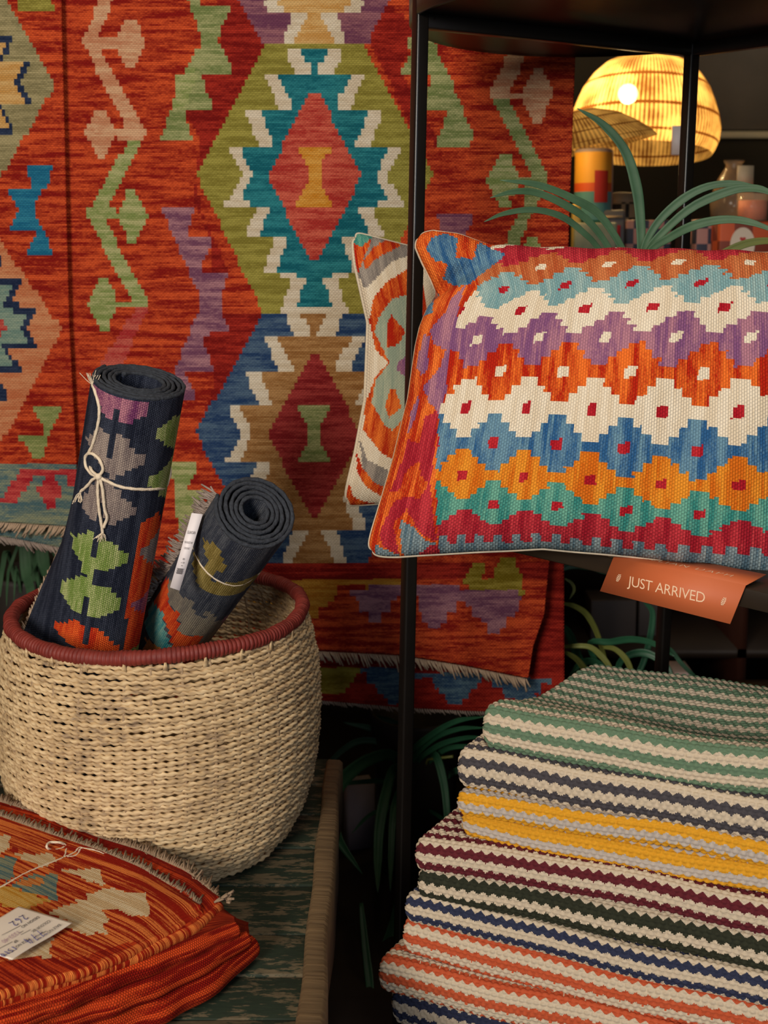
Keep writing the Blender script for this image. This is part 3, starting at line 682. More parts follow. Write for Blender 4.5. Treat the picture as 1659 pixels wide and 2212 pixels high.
roll1 = [
 ('r_purple', g1([(470, 215), (830, 335), (832, 440), (780, 465), (690, 502), (640, 480), (632, 400), (600, 390), (580, 462), (545, 430), (520, 380), (490, 300)])),
 ('r_grey', g1([(520, 540), (565, 570), (556, 742), (590, 748), (617, 582), (665, 590), (720, 650), (770, 700), (815, 710), (805, 780), (720, 820), (640, 862), (590, 895), (560, 850), (530, 800), (460, 700), (420, 600), (460, 570)])),
 ('r_grey', g1([(560, 880), (620, 960), (700, 1040), (755, 1080), (745, 1140), (650, 1180), (590, 1215), (555, 1190), (550, 1060), (485, 1060), (462, 1185), (430, 1140), (380, 1060), (430, 960), (500, 900)])),
 ('r_green', g1([(1065, 430), (1100, 420), (1100, 620), (1060, 720), (1030, 830), (1000, 930), (960, 1012), (900, 980), (825, 950), (835, 880), (900, 850), (980, 780), (1025, 680), (950, 640), (885, 600), (880, 565), (960, 500), (1010, 455)])),
 ('r_green', g1([(320, 1270), (390, 1285), (455, 1260), (443, 1420), (500, 1450), (515, 1310), (560, 1320), (640, 1380), (710, 1420), (700, 1470), (620, 1500), (545, 1540), (480, 1530), (465, 1640), (540, 1640), (620, 1710), (665, 1740), (660, 1800), (570, 1830), (470, 1865), (438, 1850), (455, 1712), (400, 1690), (375, 1840), (330, 1820), (270, 1730), (235, 1660), (265, 1600), (400, 1580), (405, 1520), (370, 1450), (330, 1380)])),
 ('r_red', g1([(210, 1900), (260, 1915), (340, 1880), (385, 1890), (390, 2045), (425, 2050), (445, 1930), (500, 1950), (560, 2010), (630, 2050), (625, 2100), (540, 2110), (480, 2140), (385, 2120), (320, 2060), (250, 1990), (210, 1950)])),
 ('r_red', g1([(780, 1200), (830, 1190), (870, 1125), (872, 1172), (905, 1110), (920, 1190), (990, 1080), (990, 1200), (900, 1780), (860, 2240), (660, 2240), (690, 1800), (762, 1330)])),
 ('r_grey', g1([(950, 1190), (975, 1200), (960, 1300), (930, 1400), (870, 1500), (790, 1420), (780, 1370), (860, 1330), (900, 1270)])),
 ('r_purple', g1([(860, 1620), (900, 1640), (860, 1780), (800, 1840), (730, 1790), (740, 1740), (810, 1700)])),
 ('r_green', g1([(840, 1950), (830, 2230), (690, 2230), (700, 2120), (720, 2080), (790, 2040)])),
]
R1 = 0.062
top1 = P(303, 824, 1.545); ax1 = np.array([0.222, -0.21, 0.95])
def open1(t): return float(np.interp(t, [0, 0.30, 0.42, 0.6, 0.68, 0.8, 1], [0.0, 0.03, 0.22, 0.66, 0.85, 0.5, 0.2]))
L1 = 0.62
V1, UV1, th1, fr1 = roll_geometry(top1, ax1, R1, L1, 5, 0.0066, 118, 206, open1)
r1 = empty('rolled_rug', tuple(np.array([*(top1 - fr1[0] * L1)])), 'navy rolled kilim with green and red leaf motifs, tied with string, upright in the basket', 'rug', 'rolled kilims in the basket')
i1 = int(np.argmax(th1 <= th1[-1] + R(300)))
o1, un1 = build_roll(r1, V1, UV1, roll1, 'r_navy', frange=i1)
# soft selvedge along the rolled end
def end_cord(V, rad, root, mat, name='selvedge'):
    p = V[0][::2]; return mk(name, *sweep(p, rad * (1 + 0.15 * np.sin(np.arange(len(p)) * 1.7)), 7), mat, root)
M['selv'] = plain('navy_selvedge', (10, 14, 22), 0.95, noise=0.4, scale=220, bump=1.0, rgb2=(66, 71, 80))
end_cord(V1, 0.0028, r1, M['selv'])
fe = V1[4:, -1][::3]; fd = V1[4:, -1] - V1[4:, -4]; fd = (fd / np.linalg.norm(fd, axis=1)[:, None])[::3]
fringe('fringe', fe, fd, 0.008, M['fringe_beige'], r1, 0.003, -0.003, 0.0011, 0.6)
# string round it
def ring_at(V, fr, cen, rad, lift=0.002, n=90, tilt=0.0, a0=0, a1=360):
    ax, e1, e2 = fr; a = np.radians(np.linspace(a0, a1, n))
    return cen + (rad + lift) * (np.cos(a)[:, None] * e1 + np.sin(a)[:, None] * e2) + ax * (tilt * np.cos(a))[:, None]
k1 = un1.hit(213, 1030, 0.006)
tk = -(k1 - top1).dot(fr1[0])
cen = top1 - fr1[0] * (tk + 0.004)
def sstr(pts, name, root, rad=0.0021, n=60, mat='string'):
    return mk(name, *sweep(spline(pts, n), rad, 8, lobes=3, pitch=0.014, lobe_amp=0.16), M[mat], root)
fr_pts = [k1] + [un1.hit(x, y, 0.0035) for x, y in ((232, 1040), (262, 1052), (300, 1057), (340, 1056), (362, 1051))]
back_arc = [cen + (R1 - 0.001) * (math.cos(a) * fr1[1] + math.sin(a) * fr1[2]) for a in np.radians([20, 55, 90, 130, 160])]
sstr(fr_pts + back_arc + [un1.hit(196, 1012, 0.006), k1], 'string', r1, n=140)
bow = [
 [(213, 1030), (222, 1015), (216, 995), (203, 982), (190, 980), (184, 990), (186, 1008), (196, 1022), (211, 1031)],
 [(190, 980), (200, 960), (212, 915), (214, 880), (205, 845), (200, 832)],
 [(213, 1030), (200, 1036), (188, 1050), (174, 1062)],
 [(213, 1032), (211, 1060), (214, 1100), (219, 1132), (222, 1152)],
 [(216, 1032), (222, 1060), (226, 1100), (231, 1118), (224, 1140)],
]
for b in bow: sstr([un1.hit(x, y, 0.006) for x, y in b], 'string_loop', r1, n=50)
sph = []
def blob(c, r, n=10):
    pr__ = [(r * math.sin(a) + 1e-5, -r * math.cos(a)) for a in np.linspace(0.02, math.pi - 0.02, n)]
    return lathe(pr__, c, 12)
mk('knot', *blob(k1, 0.0048), M['string'], r1)
tuft = []
for (x, y, dx, dy, n_) in ((174, 1062, -10, 22, 16), (201, 833, -3, -26, 12), (222, 1150, -4, 16, 16)):
    c = un1.hit(x, y, 0.006)
    for k in range(n_):
        e = c + np.array([(dx + rng.normal() * 9) * 0.0006, -0.004 * rng.random(), -(dy + rng.normal() * 3) * 0.0006]); m_ = (c + e) / 2 + rng.normal(0, 0.001, 3)
        tuft.append(sweep([c, m_, e], 0.0005, 4, caps=False))
    mk('frayed_end', *cat(tuft), M['string'], r1); tuft = []

g2 = lambda p: cc(p, 4.366, 300, 980)
roll2 = [
 ('r_olive', g2([(620, 800), (660, 830), (740, 850), (790, 960), (835, 1060), (800, 1110), (720, 1090), (690, 1120), (720, 1200), (900, 1200), (1000, 1170), (1200, 1080), (1330, 960), (1400, 1000), (1350, 1120), (1180, 1220), (950, 1300), (780, 1325), (640, 1290), (560, 1200), (525, 1080), (530, 960), (570, 900), (600, 1030), (655, 1050), (640, 950)])),
 ('r_warm', g2([(240, 1240), (300, 1180), (390, 1280), (420, 1360), (500, 1340), (540, 1420), (520, 1500), (610, 1540), (640, 1480), (710, 1490), (720, 1560), (870, 1580), (1000, 1600), (900, 1800), (720, 1870), (560, 1880), (580, 1700), (350, 1660), (420, 1490), (330, 1450), (280, 1400)])),
 ('r_red', g2([(270, 1150), (300, 1210), (285, 1400), (330, 1465), (415, 1490), (355, 1640), (430, 1700), (590, 1700), (565, 1860), (650, 1850), (780, 1785), (760, 1880), (700, 2050), (380, 2050), (350, 1880), (300, 1700), (250, 1580), (150, 1400), (220, 1270)])),
 ('r_teal', g2([(140, 1390), (245, 1480), (250, 1640), (320, 1820), (400, 2050), (160, 2050), (210, 1830), (120, 1740), (70, 1620)])),
 ('r_orange', g2([(80, 1740), (215, 1830), (150, 2050), (20, 2050), (40, 1850)])),
 ('mauve', g2([(790, 1530), (880, 1510), (960, 1580), (890, 1650), (800, 1650)])),
]
R2 = 0.0555
top2 = P(552, 1104, 1.50)
toC = EYE - top2; toC /= np.linalg.norm(toC)
im = np.array([0.56, 0, 0.83]); im -= toC * im.dot(toC); im /= np.linalg.norm(im)
ax2 = toC * math.cos(R(36)) + im * math.sin(R(36)); L2 = 0.40
V2, UV2, th2, fr2 = roll_geometry(top2, ax2, R2, L2, 5.6, 0.0070, 150, 190, lambda t: float(np.interp(t, [0, 1], [0.0, 0.25])), nt=110)
r2 = empty('rolled_rug', tuple(top2 - fr2[0] * L2), 'slate blue rolled kilim with a white price tag, leaning forward in the basket', 'rug', 'rolled kilims in the basket')
i2 = int(np.argmax(th2 <= th2[-1] + R(350)))
o2, un2 = build_roll(r2, V2, UV2, roll2, 'r_slate', frange=i2)
end_cord(V2, 0.0030, r2, M['selv'])
fe = V2[:, -1][::3]; fd = V2[:, -1] - V2[:, -4]; fd = (fd / np.linalg.norm(fd, axis=1)[:, None])[::3]
fringe('fringe', fe, fd * 0.6 + np.array([-0.8, 0.0, 0.1]), 0.014, M['fringe_grey'], r2, 0.0010, 0.003, 0.0011, 1.1)
s2 = [un2.hit(*q, 0.003) for q in ((418, 1182), (430, 1212), (450, 1238), (478, 1257), (508, 1264), (532, 1258), (552, 1242), (562, 1232))]
tk2 = -(un2.hit(500, 1275) - top2).dot(fr2[0]); cen2 = top2 - fr2[0] * tk2
ba = [cen2 + fr2[0] * 0.01 + (R2 + 0.004) * (math.cos(a) * fr2[1] + math.sin(a) * fr2[2]) for a in np.radians([15, 60, 110, 150])]
sstr(s2 + ba + [s2[0]], 'string', r2, 0.0017, n=150)
# price tag hanging on the string
def px_card(px4, off, un=None, Yc=None, th=0.0006):
    return np.array([P(x, y, Yc) for (x, y), in zip(px4)])
base_y = un2.hit(425, 1190)[1] - 0.012
tg = np.array([P(414, 1108, base_y - 0.012), P(438, 1111, base_y - 0.012), P(388, 1276, base_y - 0.022), P(367, 1269, base_y - 0.022)])
nrm = np.cross(tg[1] - tg[0], tg[3] - tg[0]); nrm /= np.linalg.norm(nrm)
if nrm[1] > 0: nrm = -nrm
V = np.vstack([tg, tg - nrm * 0.0008]); pt = mk('price_tag', V, BOXF.copy(), M['tag'], r2, smooth=False); pt['label'] = 'white card price tag with small dark print'
def text_on(txt, org, xdir, ydir, size, mat, parent, name='lettering', spacing=1.0, bold=0.0, align='CENTER', sx=1.0):
    cu = bpy.data.curves.new('t', 'FONT'); cu.body = txt; cu.size = 1.0; cu.align_x = align; cu.space_character = spacing; cu.offset = bold; cu.resolution_u = 3
    o = bpy.data.objects.new('t', cu); COL.objects.link(o); bpy.context.view_layer.update()
    me = bpy.data.meshes.new_from_object(o.evaluated_get(bpy.context.evaluated_depsgraph_get()))
    bpy.data.objects.remove(o); v = np.array([tuple(x.co) for x in me.vertices]); f = [tuple(p.vertices) for p in me.polygons]
    bpy.data.meshes.remove(me)
    xdir = np.array(xdir) / np.linalg.norm(xdir); ydir = np.array(ydir); ydir = ydir - xdir * ydir.dot(xdir); ydir /= np.linalg.norm(ydir)
    Vv = np.array(org) + xdir * (v[:, :1] * size * sx) + ydir * (v[:, 1:2] * size)
    return mk(name, Vv, f, mat, parent, smooth=False)
down = (tg[3] - tg[0]); Ltag = np.linalg.norm(down); down /= Ltag; acr = (tg[1] - tg[0]) / np.linalg.norm(tg[1] - tg[0])
mid = (tg[0] + tg[1]) / 2 + nrm * 0.0014
lines = [('LILLIAN DAPH', 0.27, 0.0058, 0.30), ('THE HOUSE THAT', 0.40, 0.0042, 0.33), ('COOL BUILT', 0.475, 0.0038, 0.36), ('83', 0.62, 0.0036, 0.8), ('x 120', 0.665, 0.0030, 0.7), ('W', 0.705, 0.0026, 0.8)]
for t_, f_, s_, sx_ in lines: text_on(t_, mid + down * Ltag * f_, acr, -down, s_, M['ink'], pt, sx=sx_)
bars = []
for k in range(9):
    c = mid + down * Ltag * (0.735 + 0.0085 * k) ; wq = (0.0044 if k % 3 else 0.0056)
    q = np.array([c - acr * wq, c + acr * wq * 0.7, c + acr * wq * 0.7 + down * 0.0005, c - acr * wq + down * 0.0005]); bars.append((np.vstack([q, q - nrm * 0.0003]), BOXF.copy()))
mk('printed_bars', *cat(bars), M['ink'], pt, smooth=False)

# ================================================================== folded kilim in the corner
def resamp(pts, zl, zr, n, x0=-70, x1=None):
    p = np.array(pts, float); xs = np.linspace(p[0, 0], p[-1, 0], n)
    ys = np.array([spline_y(p, x) for x in xs]); zs = np.interp(xs, [0, p[-1, 0]], [zl, zr])
    return np.array([PZ(x, y, z) for x, y, z in zip(xs, ys, zs)])
def spline_y(p, x):
    y = np.interp(x, p[:, 0], p[:, 1]); e = 12
    return (y * 2 + np.interp(x - e, p[:, 0], p[:, 1]) + np.interp(x + e, p[:, 0], p[:, 1])) / 4 if p[0, 0] + e < x < p[-1, 0] - e else y
g4 = lambda p: cc(p, 2.9625, 0, 1700)
fold_polys = [
 ('f_cream', g4([(-150, 300), (0, 320), (70, 330), (50, 360), (60, 400), (0, 445), (-150, 420)])),
 ('f_cream', g4([(70, 428), (200, 450), (320, 435), (345, 470), (372, 485), (320, 500), (300, 522), (260, 530), (200, 490), (130, 470)])),
 ('f_dark', g4([(50, 405), (120, 400), (115, 430), (70, 435)])), ('f_dark', g4([(340, 515), (420, 520), (390, 548), (345, 535)])),
 ('f_cream', g4([(390, 540), (480, 545), (600, 535), (640, 545), (650, 600), (675, 640), (640, 645), (600, 620), (560, 622), (500, 580), (400, 560)])),
 ('f_cream', g4([(545, 700), (620, 690), (640, 670), (720, 662), (820, 690), (930, 692), (935, 740), (960, 790), (950, 845), (880, 835), (840, 842), (760, 800), (650, 805), (700, 870), (650, 900), (695, 960), (620, 945), (560, 966), (500, 940), (400, 910), (440, 860), (380, 850), (330, 835), (300, 825), (420, 770), (500, 765), (470, 735), (560, 735)])),
 ('f_teal', g4([(-120, 480), (0, 470), (40, 455), (105, 480), (80, 540), (90, 590), (40, 620), (0, 600), (-120, 560)])),
 ('f_teal', g4([(330, 560), (365, 575), (360, 690), (372, 748), (230, 700), (60, 655), (140, 600), (200, 575), (270, 585)])),
 ('r_orange', g4([(120, 615), (210, 600), (270, 595), (285, 640), (170, 650), (100, 640)])),
 ('f_gold', g4([(-120, 640), (0, 655), (60, 655), (180, 690), (320, 745), (220, 775), (160, 800), (0, 770), (-120, 760)])),
 ('f_cream', g4([(-120, 1100), (60, 1105), (220, 1000), (360, 975), (310, 1020), (345, 1040), (300, 1060), (335, 1110), (290, 1115), (210, 1095), (130, 1115)])),
 ('f_red', g4([(-150, 1130), (100, 1112), (210, 1100), (340, 1115), (560, 1100), (800, 1010), (900, 1000), (600, 1200), (200, 1340), (-150, 1400)])),
]
up0 = [(-70, 1742), (0, 1768), (110, 1807), (216, 1842), (304, 1879), (388, 1931), (432, 1963)]
lo0 = [(-70, 2158), (0, 2143), (84, 2118), (175, 2096), (270, 2060), (371, 2005), (432, 1968)]
up1 = [(-70, 1712), (0, 1737), (101, 1767), (203, 1811), (304, 1842), (405, 1889), (470, 1943)]
lo1 = [(-70, 2172), (0, 2152), (100, 2120), (200, 2092), (300, 2056), (420, 1997), (472, 1951)]
lay = [ # upper, lower, z left, z right, fold radius
 (up0, lo0, 0.606, 0.568, 0.0030), (up1, lo1, 0.600, 0.561, 0.0045),
 ([(-70, 1730), (100, 1790), (300, 1860), (440, 1930), (506, 1988)], [(-70, 2208), (0, 2186), (120, 2150), (236, 2100), (338, 2063), (430, 2026), (506, 1994)], 0.590, 0.548, 0.0115),
 ([(-70, 1740), (100, 1800), (300, 1870), (450, 1945), (528, 2005)], [(-70, 2250), (0, 2226), (120, 2178), (236, 2150), (338, 2112), (440, 2066), (528, 2014)], 0.566, 0.530, 0.013),
 ([(-70, 1750), (100, 1810), (300, 1880), (450, 1950), (536, 1998)], [(-70, 2300), (0, 2268), (120, 2222), (236, 2178), (338, 2148), (456, 2092), (536, 2022)], 0.536, 0.512, 0.0125),
]
fk = empty('folded_kilim', tuple(PZ(200, 2100, TZ)), 'orange and red folded kilim with cream motifs and a handwritten paper label, before the basket', 'rug')
NB = 190; un0 = None; k_ = 0
for li, (up, lo, zl, zr, rf) in enumerate(lay):
    U_ = resamp(up, zl, zr, NB); Lw = resamp(lo, zl - 0.004, zr - 0.001, NB)
    if li == 1: U1_ = U_.copy()
    if li > 1:
        e_ = U_[-1].copy(); f_ = (np.linspace(0, 1, NB) ** 5)[:, None]; U_ = U1_ + f_ * (e_ - U1_[-1]); U_[:, 2] = np.linspace(zl, zr, NB)
    nT = 150 if li < 2 else 50
    T_ = np.linspace(0, 1, nT)[:, None, None]
    top = U_[None] * (1 - T_) + Lw[None] * T_
    sag = (0.003 * np.sin(np.linspace(0, 9, NB))[None] * np.sin(T_[..., 0] * math.pi) + 0.006 * np.sin(T_[..., 0] * math.pi) * np.linspace(1, 0.3, NB)[None])
    top[..., 2] += sag
    # curl under along the near edge, and round the outer corner
    o = Lw - U_; o[:, 2] = 0; 
    tan = np.gradient(Lw, axis=0); tan[:, 2] = 0; tan /= np.linalg.norm(tan, axis=1)[:, None]
    out = np.stack([tan[:, 1], -tan[:, 0], 0 * tan[:, 0]], 1)
    a = np.linspace(0.2, math.pi, 14 if li > 1 else 8)[:, None, None]
    if li > 1:
        gp = [(0.024, 0.018), (0.030, 0.018), (0.052, 0.030)][li - 2]; rf = (np.interp(np.linspace(0, 1, NB), [0, 1], gp) * 0.43)[:, None]
    wr = 1 + 0.12 * np.sin(np.linspace(0, 40, NB))[None, :, None] * (li > 1)
    cur = Lw[None] + out[None] * rf * np.sin(a) * wr + np.array([0, 0, 1.0]) * rf * (np.cos(a) - 1)
    und = cur[-1][None] * (1 - np.linspace(0.1, 0.55, 6)[:, None, None]) + (U_ - np.array([0, 0, 2.0]) * rf)[None] * np.linspace(0.1, 0.55, 6)[:, None, None]
    V = np.concatenate([top, cur, und]); nr = len(V)
    q = np.concatenate([[0], np.cumsum(np.linalg.norm(np.diff(V[:, 60], axis=0), axis=1))])
    sl = np.concatenate([[0], np.cumsum(np.linalg.norm(np.diff(V[0], axis=0), axis=1))])
    UVt = np.stack(np.meshgrid(sl, q), -1) + 3
    # stripes lie parallel to the fringed edge
    if li < 2: UVt[..., 1] = np.repeat(((EYE[2] * 0 + np.linalg.norm(V - U_[None], axis=2)))[..., None], 1, -1)[..., 0] + 3
    S_, T2 = np.meshgrid(np.linspace(0, 1, NB), np.arange(nr, dtype=float))
    if li == 0:
        un0 = Unproj(V[:nT], S_[:nT], T2[:nT]); PL = [(k, [un0(x, y) for x, y in pts]) for k, pts in fold_polys]
        Sc = (S_[:-1, :-1] + S_[1:, 1:]) / 2; Tc = (T2[:-1, :-1] + T2[1:, 1:]) / 2
        keys, idx = paint('f_base', PL, Sc, (np.floor(Tc / 3) + 0.5) * 3)
    else:
        keys = ['f_red', 'f_base']; idx = np.zeros((nr - 1, NB - 1), int)
        if li in (1,): idx[nT:] = 1
    ob = mk('fold' if li else 'top_fold', V, gridF(nr, NB), M['fold'], fk, uv=UVt, cols=tocols(keys, idx)); solid(ob, 0.003, -1)
    if li < 2:
        ou = U_ - Lw; ou[:, 2] = 0; ou /= np.linalg.norm(ou, axis=1)[:, None]
        fringe('fringe', U_[::2] + [0, 0, 0.002], (ou + [0.1, 0.0, 0.06])[::2], 0.0115 if li == 0 else 0.0125, M['fringe_taupe'], fk, 0.0007, 0.003, 0.0011, 0.9)
        if li == 1:
            fringe('fringe', np.array([PZ(462, 1950, 0.575), PZ(486, 1935, 0.575), PZ(490, 1950, 0.572)]), (0.6, 0.1, 0.2), 0.012, M['fringe_taupe'], fk, 0.0012, 0.002, 0.0014, 0.9)
# string with a small bow
st = [[(-60, 1946), (0, 1918), (60, 1885), (138, 1853)], [(138, 1853), (142, 1840), (141, 1826), (128, 1820), (108, 1820), (101, 1828), (108, 1836), (124, 1836), (140, 1830)],
      [(138, 1853), (160, 1843), (172, 1832), (190, 1836), (215, 1818), (232, 1800), (250, 1782)], [(145, 1853), (165, 1848), (176, 1834), (200, 1830), (222, 1806), (240, 1790)]]
for s in st: sstr([un0.hit(x, y, 0.004 + (0.012 if i in (3, 4, 5) and len(s) == 9 else 0)) for i, (x, y) in enumerate(s)], 'string', fk, 0.0016, n=60)
# paper label, lying upside down to the viewer
lab = [(-70, 1995), (10, 1985), (41, 1963), (90, 1980), (149, 1994), (130, 2016), (60, 2052), (20, 2062), (-70, 2095)]
nl = 30
la = np.array([un0.hit(x, y, 0.004) for x, y in ((41, 1964), (149, 1995), (20, 2062), (-70, 2010))])
q00, q10, q11, q01 = [un0.hit(x, y, 0.011) for x, y in ((41, 1964), (149, 1995), (16, 2064), (-92, 2020))]
_n = np.cross(q10 - q00, q11 - q10); _o = q10 + np.array([0, 0, 0.004])
q00, q10, q11, q01 = [EYE + ray(x, y) * ((_o - EYE).dot(_n) / ray(x, y).dot(_n)) for x, y in ((41, 1962), (157, 1997), (26, 2078), (-90, 2040))]
ss, tt_ = np.meshgrid(np.linspace(0, 1, nl), np.linspace(0, 1, nl))
LV = (q00 * (1 - ss)[..., None] + q10 * ss[..., None]) * (1 - tt_)[..., None] + (q01 * (1 - ss)[..., None] + q11 * ss[..., None]) * tt_[..., None]
LV[..., 2] += 0.0007 * np.sin(ss * 5) * np.sin(tt_ * 6) + 0.002
pl = mk('paper_label', LV, gridF(nl, nl), M['paper'], fk); solid(pl, 0.0004, -1); pl['label'] = 'creased cream paper label with printed lines and blue handwriting'
xd = q10 - q00; yd = q01 - q00
def onl(a, b): return q00 + xd * a + yd * b + np.array([0, 0, 0.0052])
lnm = np.cross(yd, xd); lnm /= np.linalg.norm(lnm)
def lpx(px, py, up=0.0034):
    o_p = q00 + np.array([0, 0, up]); rr_ = ray(px, py); return EYE + rr_ * ((o_p - EYE).dot(lnm) / rr_.dot(lnm))
for t_, x, y, s_ in (('BALE NO', 114, 2004, 0.0052), ('COLOUR BK', 86, 1999, 0.0052), ('DESIGN NO', 63, 1990, 0.0052), ('PIECE NO', 47, 2035, 0.0048), ('BP', 31, 2032, 0.0050)):
    text_on(t_, lpx(x, y), yd, xd, s_, M['ink'], pl, spacing=1.02)
for p_, q_ in (((100, 2011), (80, 2021)), ((66, 2008), (45, 2019)), ((45, 1999), (4, 2020)), ((27, 2034), (-4, 2050)), ((40, 2016), (50, 2011)), ((37, 2050), (8, 2064))):
    mk('ruled_line', *sweep([lpx(*p_), lpx(*q_)], 0.00022, 4), M['ink'], pl)
DG = {'7': [[(0, 1), (.3, .92), (.6, 1), (.4, .5), (.25, 0)], [(.1, .5), (.55, .55)]], '4': [[(.35, 1), (.1, .45), (.6, .5)], [(.5, .9), (.42, 0)]],
      '2': [[(.05, .8), (.25, 1), (.5, .8), (.3, .4), (0, .05), (.25, .12), (.6, 0)]], '6': [[(.5, 1), (.15, .6), (.1, .2), (.35, 0), (.5, .25), (.2, .4)]],
      '1': [[(.2, 1), (.2, 0)]], '5': [[(.5, 1), (.15, .95), (.1, .6), (.4, .55), (.45, .2), (.05, 0)]], '0': [[(.3, 1), (.05, .5), (.25, 0), (.5, .5), (.3, 1)]]}
ux = yd / np.linalg.norm(yd); uy = xd / np.linalg.norm(xd)
for t_, x, y, s_ in (('774', 84, 2008, 0.0115), ('262', 48, 1976, 0.0095), ('1510', 27, 2044, 0.0065)):
    hw_ = []
    for n_, ch in enumerate(t_):
        for stv in DG[ch]: hw_.append(sweep(spline([lpx(x, y, 0.0036) + ux * s_ * (n_ * 0.85 + u_ + 0.2 * v_) + uy * s_ * v_ for u_, v_ in stv], 12), 0.00035, 5, caps=False))
    mk('handwriting', *cat(hw_), M['blueink'], pl)
text_on('1333-40', lpx(20, 2021), yd, xd, 0.008, plain('faded_stamp', (190, 160, 172), 0.8), pl, name='stamp')

# ================================================================== cushions
def cushion_surface(c4, T, ns, nt, ex=0.08, ey=0.05, push=None, power=0.42, back=False, edges=None):
    """c4 = TL,TR,BL,BR corners; returns V[nt,ns,3] of one face, pinched between the ears"""
    TL, TR, BL, BR = [np.array(c) for c in c4]
    s = np.sin(np.linspace(-1, 1, ns) * math.pi / 2); t = np.sin(np.linspace(-1, 1, nt) * math.pi / 2)
    Sg, Tg = np.meshgrid(s, t)
    s2 = Sg * (1 - ex * (1 - Tg ** 2) ** 1.0 * np.abs(Sg)); t2 = Tg * (1 - ey * (1 - Sg ** 2) ** 1.0 * np.abs(Tg))
    a = ((s2 + 1) / 2)[..., None]; b = ((t2 + 1) / 2)[..., None]
    Pn = (TL * (1 - a) + TR * a) * (1 - b) + (BL * (1 - a) + BR * a) * b
    kr_ = (np.abs(Sg) ** 26) * (np.abs(Tg) ** 20)
    Pn = Pn - ((TR - TL) / np.linalg.norm(TR - TL))[None, None] * (np.sign(Sg) * kr_ * 0.012)[..., None] - ((BL - TL) / np.linalg.norm(BL - TL))[None, None] * (np.sign(Tg) * kr_ * 0.012)[..., None]
    xd_ = (TR - TL) / np.linalg.norm(TR - TL); zd_ = (BL - TL) / np.linalg.norm(BL - TL)
    if edges is not None:
        for kind, tab in edges.items():
            tab = np.array(tab); w1 = ((1 - Sg) / 2) ** 2.2 if kind == 'left' else (((1 + Tg) / 2) ** 2.2 if kind == 'bottom' else ((1 - Tg) / 2) ** 2.2)
            if kind == 'left': Pn = Pn + xd_ * (np.interp((Tg + 1) / 2, tab[:, 0], tab[:, 1]) * w1)[..., None]
            else: Pn = Pn + zd_ * (np.interp((Sg + 1) / 2, tab[:, 0], tab[:, 1]) * w1)[..., None]
    nrm = np.cross(TR - TL, BL - TL); nrm /= np.linalg.norm(nrm)
    if nrm[1] > 0: nrm = -nrm
    h = T * ((1 - Sg ** 2) * (1 - Tg ** 2)).clip(0) ** power
    if back: h = -h
    if push is not None: h = h + push(Sg, Tg)
    return Pn + nrm * h[..., None], Sg, Tg, nrm
def cushion(root, c4, T, colfn, polys_px, mat, ns=300, nt=300, ex=0.08, ey=0.05, push=None, w_=0.5, h_=0.45, streak_v=True, backkey='c_cream', power=0.42, keybase='c_cream', quant=(0.0028, 0.0028), edges=None, mirror=False):
    V, Sg, Tg, nrm = cushion_surface(c4, T, ns, nt, ex, ey, push, power, False, edges)
    un = Unproj(V, Sg, Tg)
    Sc = (Sg[:-1, :-1] + Sg[1:, 1:]) / 2; Tc = (Tg[:-1, :-1] + Tg[1:, 1:]) / 2
    qs = quant[0] * 2 / w_; qt = quant[1] * 2 / h_
    Sq = (np.floor(Sc / qs) + 0.5) * qs; Tq = (np.floor(Tc / qt) + 0.5) * qt
    if mirror: Sq = -np.abs(Sq)
    keys, idx = colfn(un, Sq, Tq)
    PL = [(k, [un(x, y) for x, y in pts]) for k, pts in polys_px]
    k2, i2_ = paint('_', PL, Sq, Tq)
    allk = keys + [k for k in k2 if k not in keys and k != '_']
    for n_, k in enumerate(k2):
        if k != '_': idx = np.where(i2_ == n_, allk.index(k), idx)
    uv = np.stack([Tg * h_ / 2 + 2, Sg * w_ / 2 + 2], -1) if streak_v else np.stack([Sg * w_ / 2 + 2, Tg * h_ / 2 + 2], -1)
    mk('cover', V, gridF(nt, ns), mat, root, uv=uv, cols=tocols(allk, idx))
    Vb, _, _, _ = cushion_surface(c4, T * 0.85, 90, 90, ex, ey, None, power, True, edges)
    Sb, Tb = np.meshgrid(np.linspace(0, 1, 90), np.linspace(0, 1, 90))
    nb = 89 * 89; cols = (np.repeat(PAL[backkey][0][None], nb, 0), np.repeat(PAL[backkey][1][None], nb, 0))
    mk('back_cover', Vb, gridF(90, 90), mat, root, uv=np.stack([Sb * w_, Tb * h_], -1), cols=cols)
    e = np.vstack([V[0], V[1:, -1], V[-1][::-1][1:], V[::-1, 0][1:-1]])
    mk('piping', *sweep(e[::2], 0.0022, 6, closed=True), plain('piping_cream', (206, 192, 168), 0.9, noise=0.2, scale=200), root)
    return un, V
c4x = lambda p: cc(p, 1.767, 720, 450)
ZB = BTOP + 0.003
def onZ(px, py, z): return PZ(px, py, z)
BLp = P(786, 1204, 1.50); TLp = P(893, 500, 1.62); BRp = P(1775, 1262, 1.41); TRp = P(1760, 548, 1.51)
cu1 = empty('kilim_cushion', tuple((BLp + BRp) / 2), 'large cushion with rows of stepped diamonds in cream, purple, orange and blue on the shelf', 'cushion', )
ROWS = ['c_slate_top', 'c_crim', 'c_brown', 'c_lblue', 'c_cream', 'c_purple', 'c_red', 'c_cream', 'c_blue', 'c_orange', 'c_teal', 'c_crim', 'c_slate']
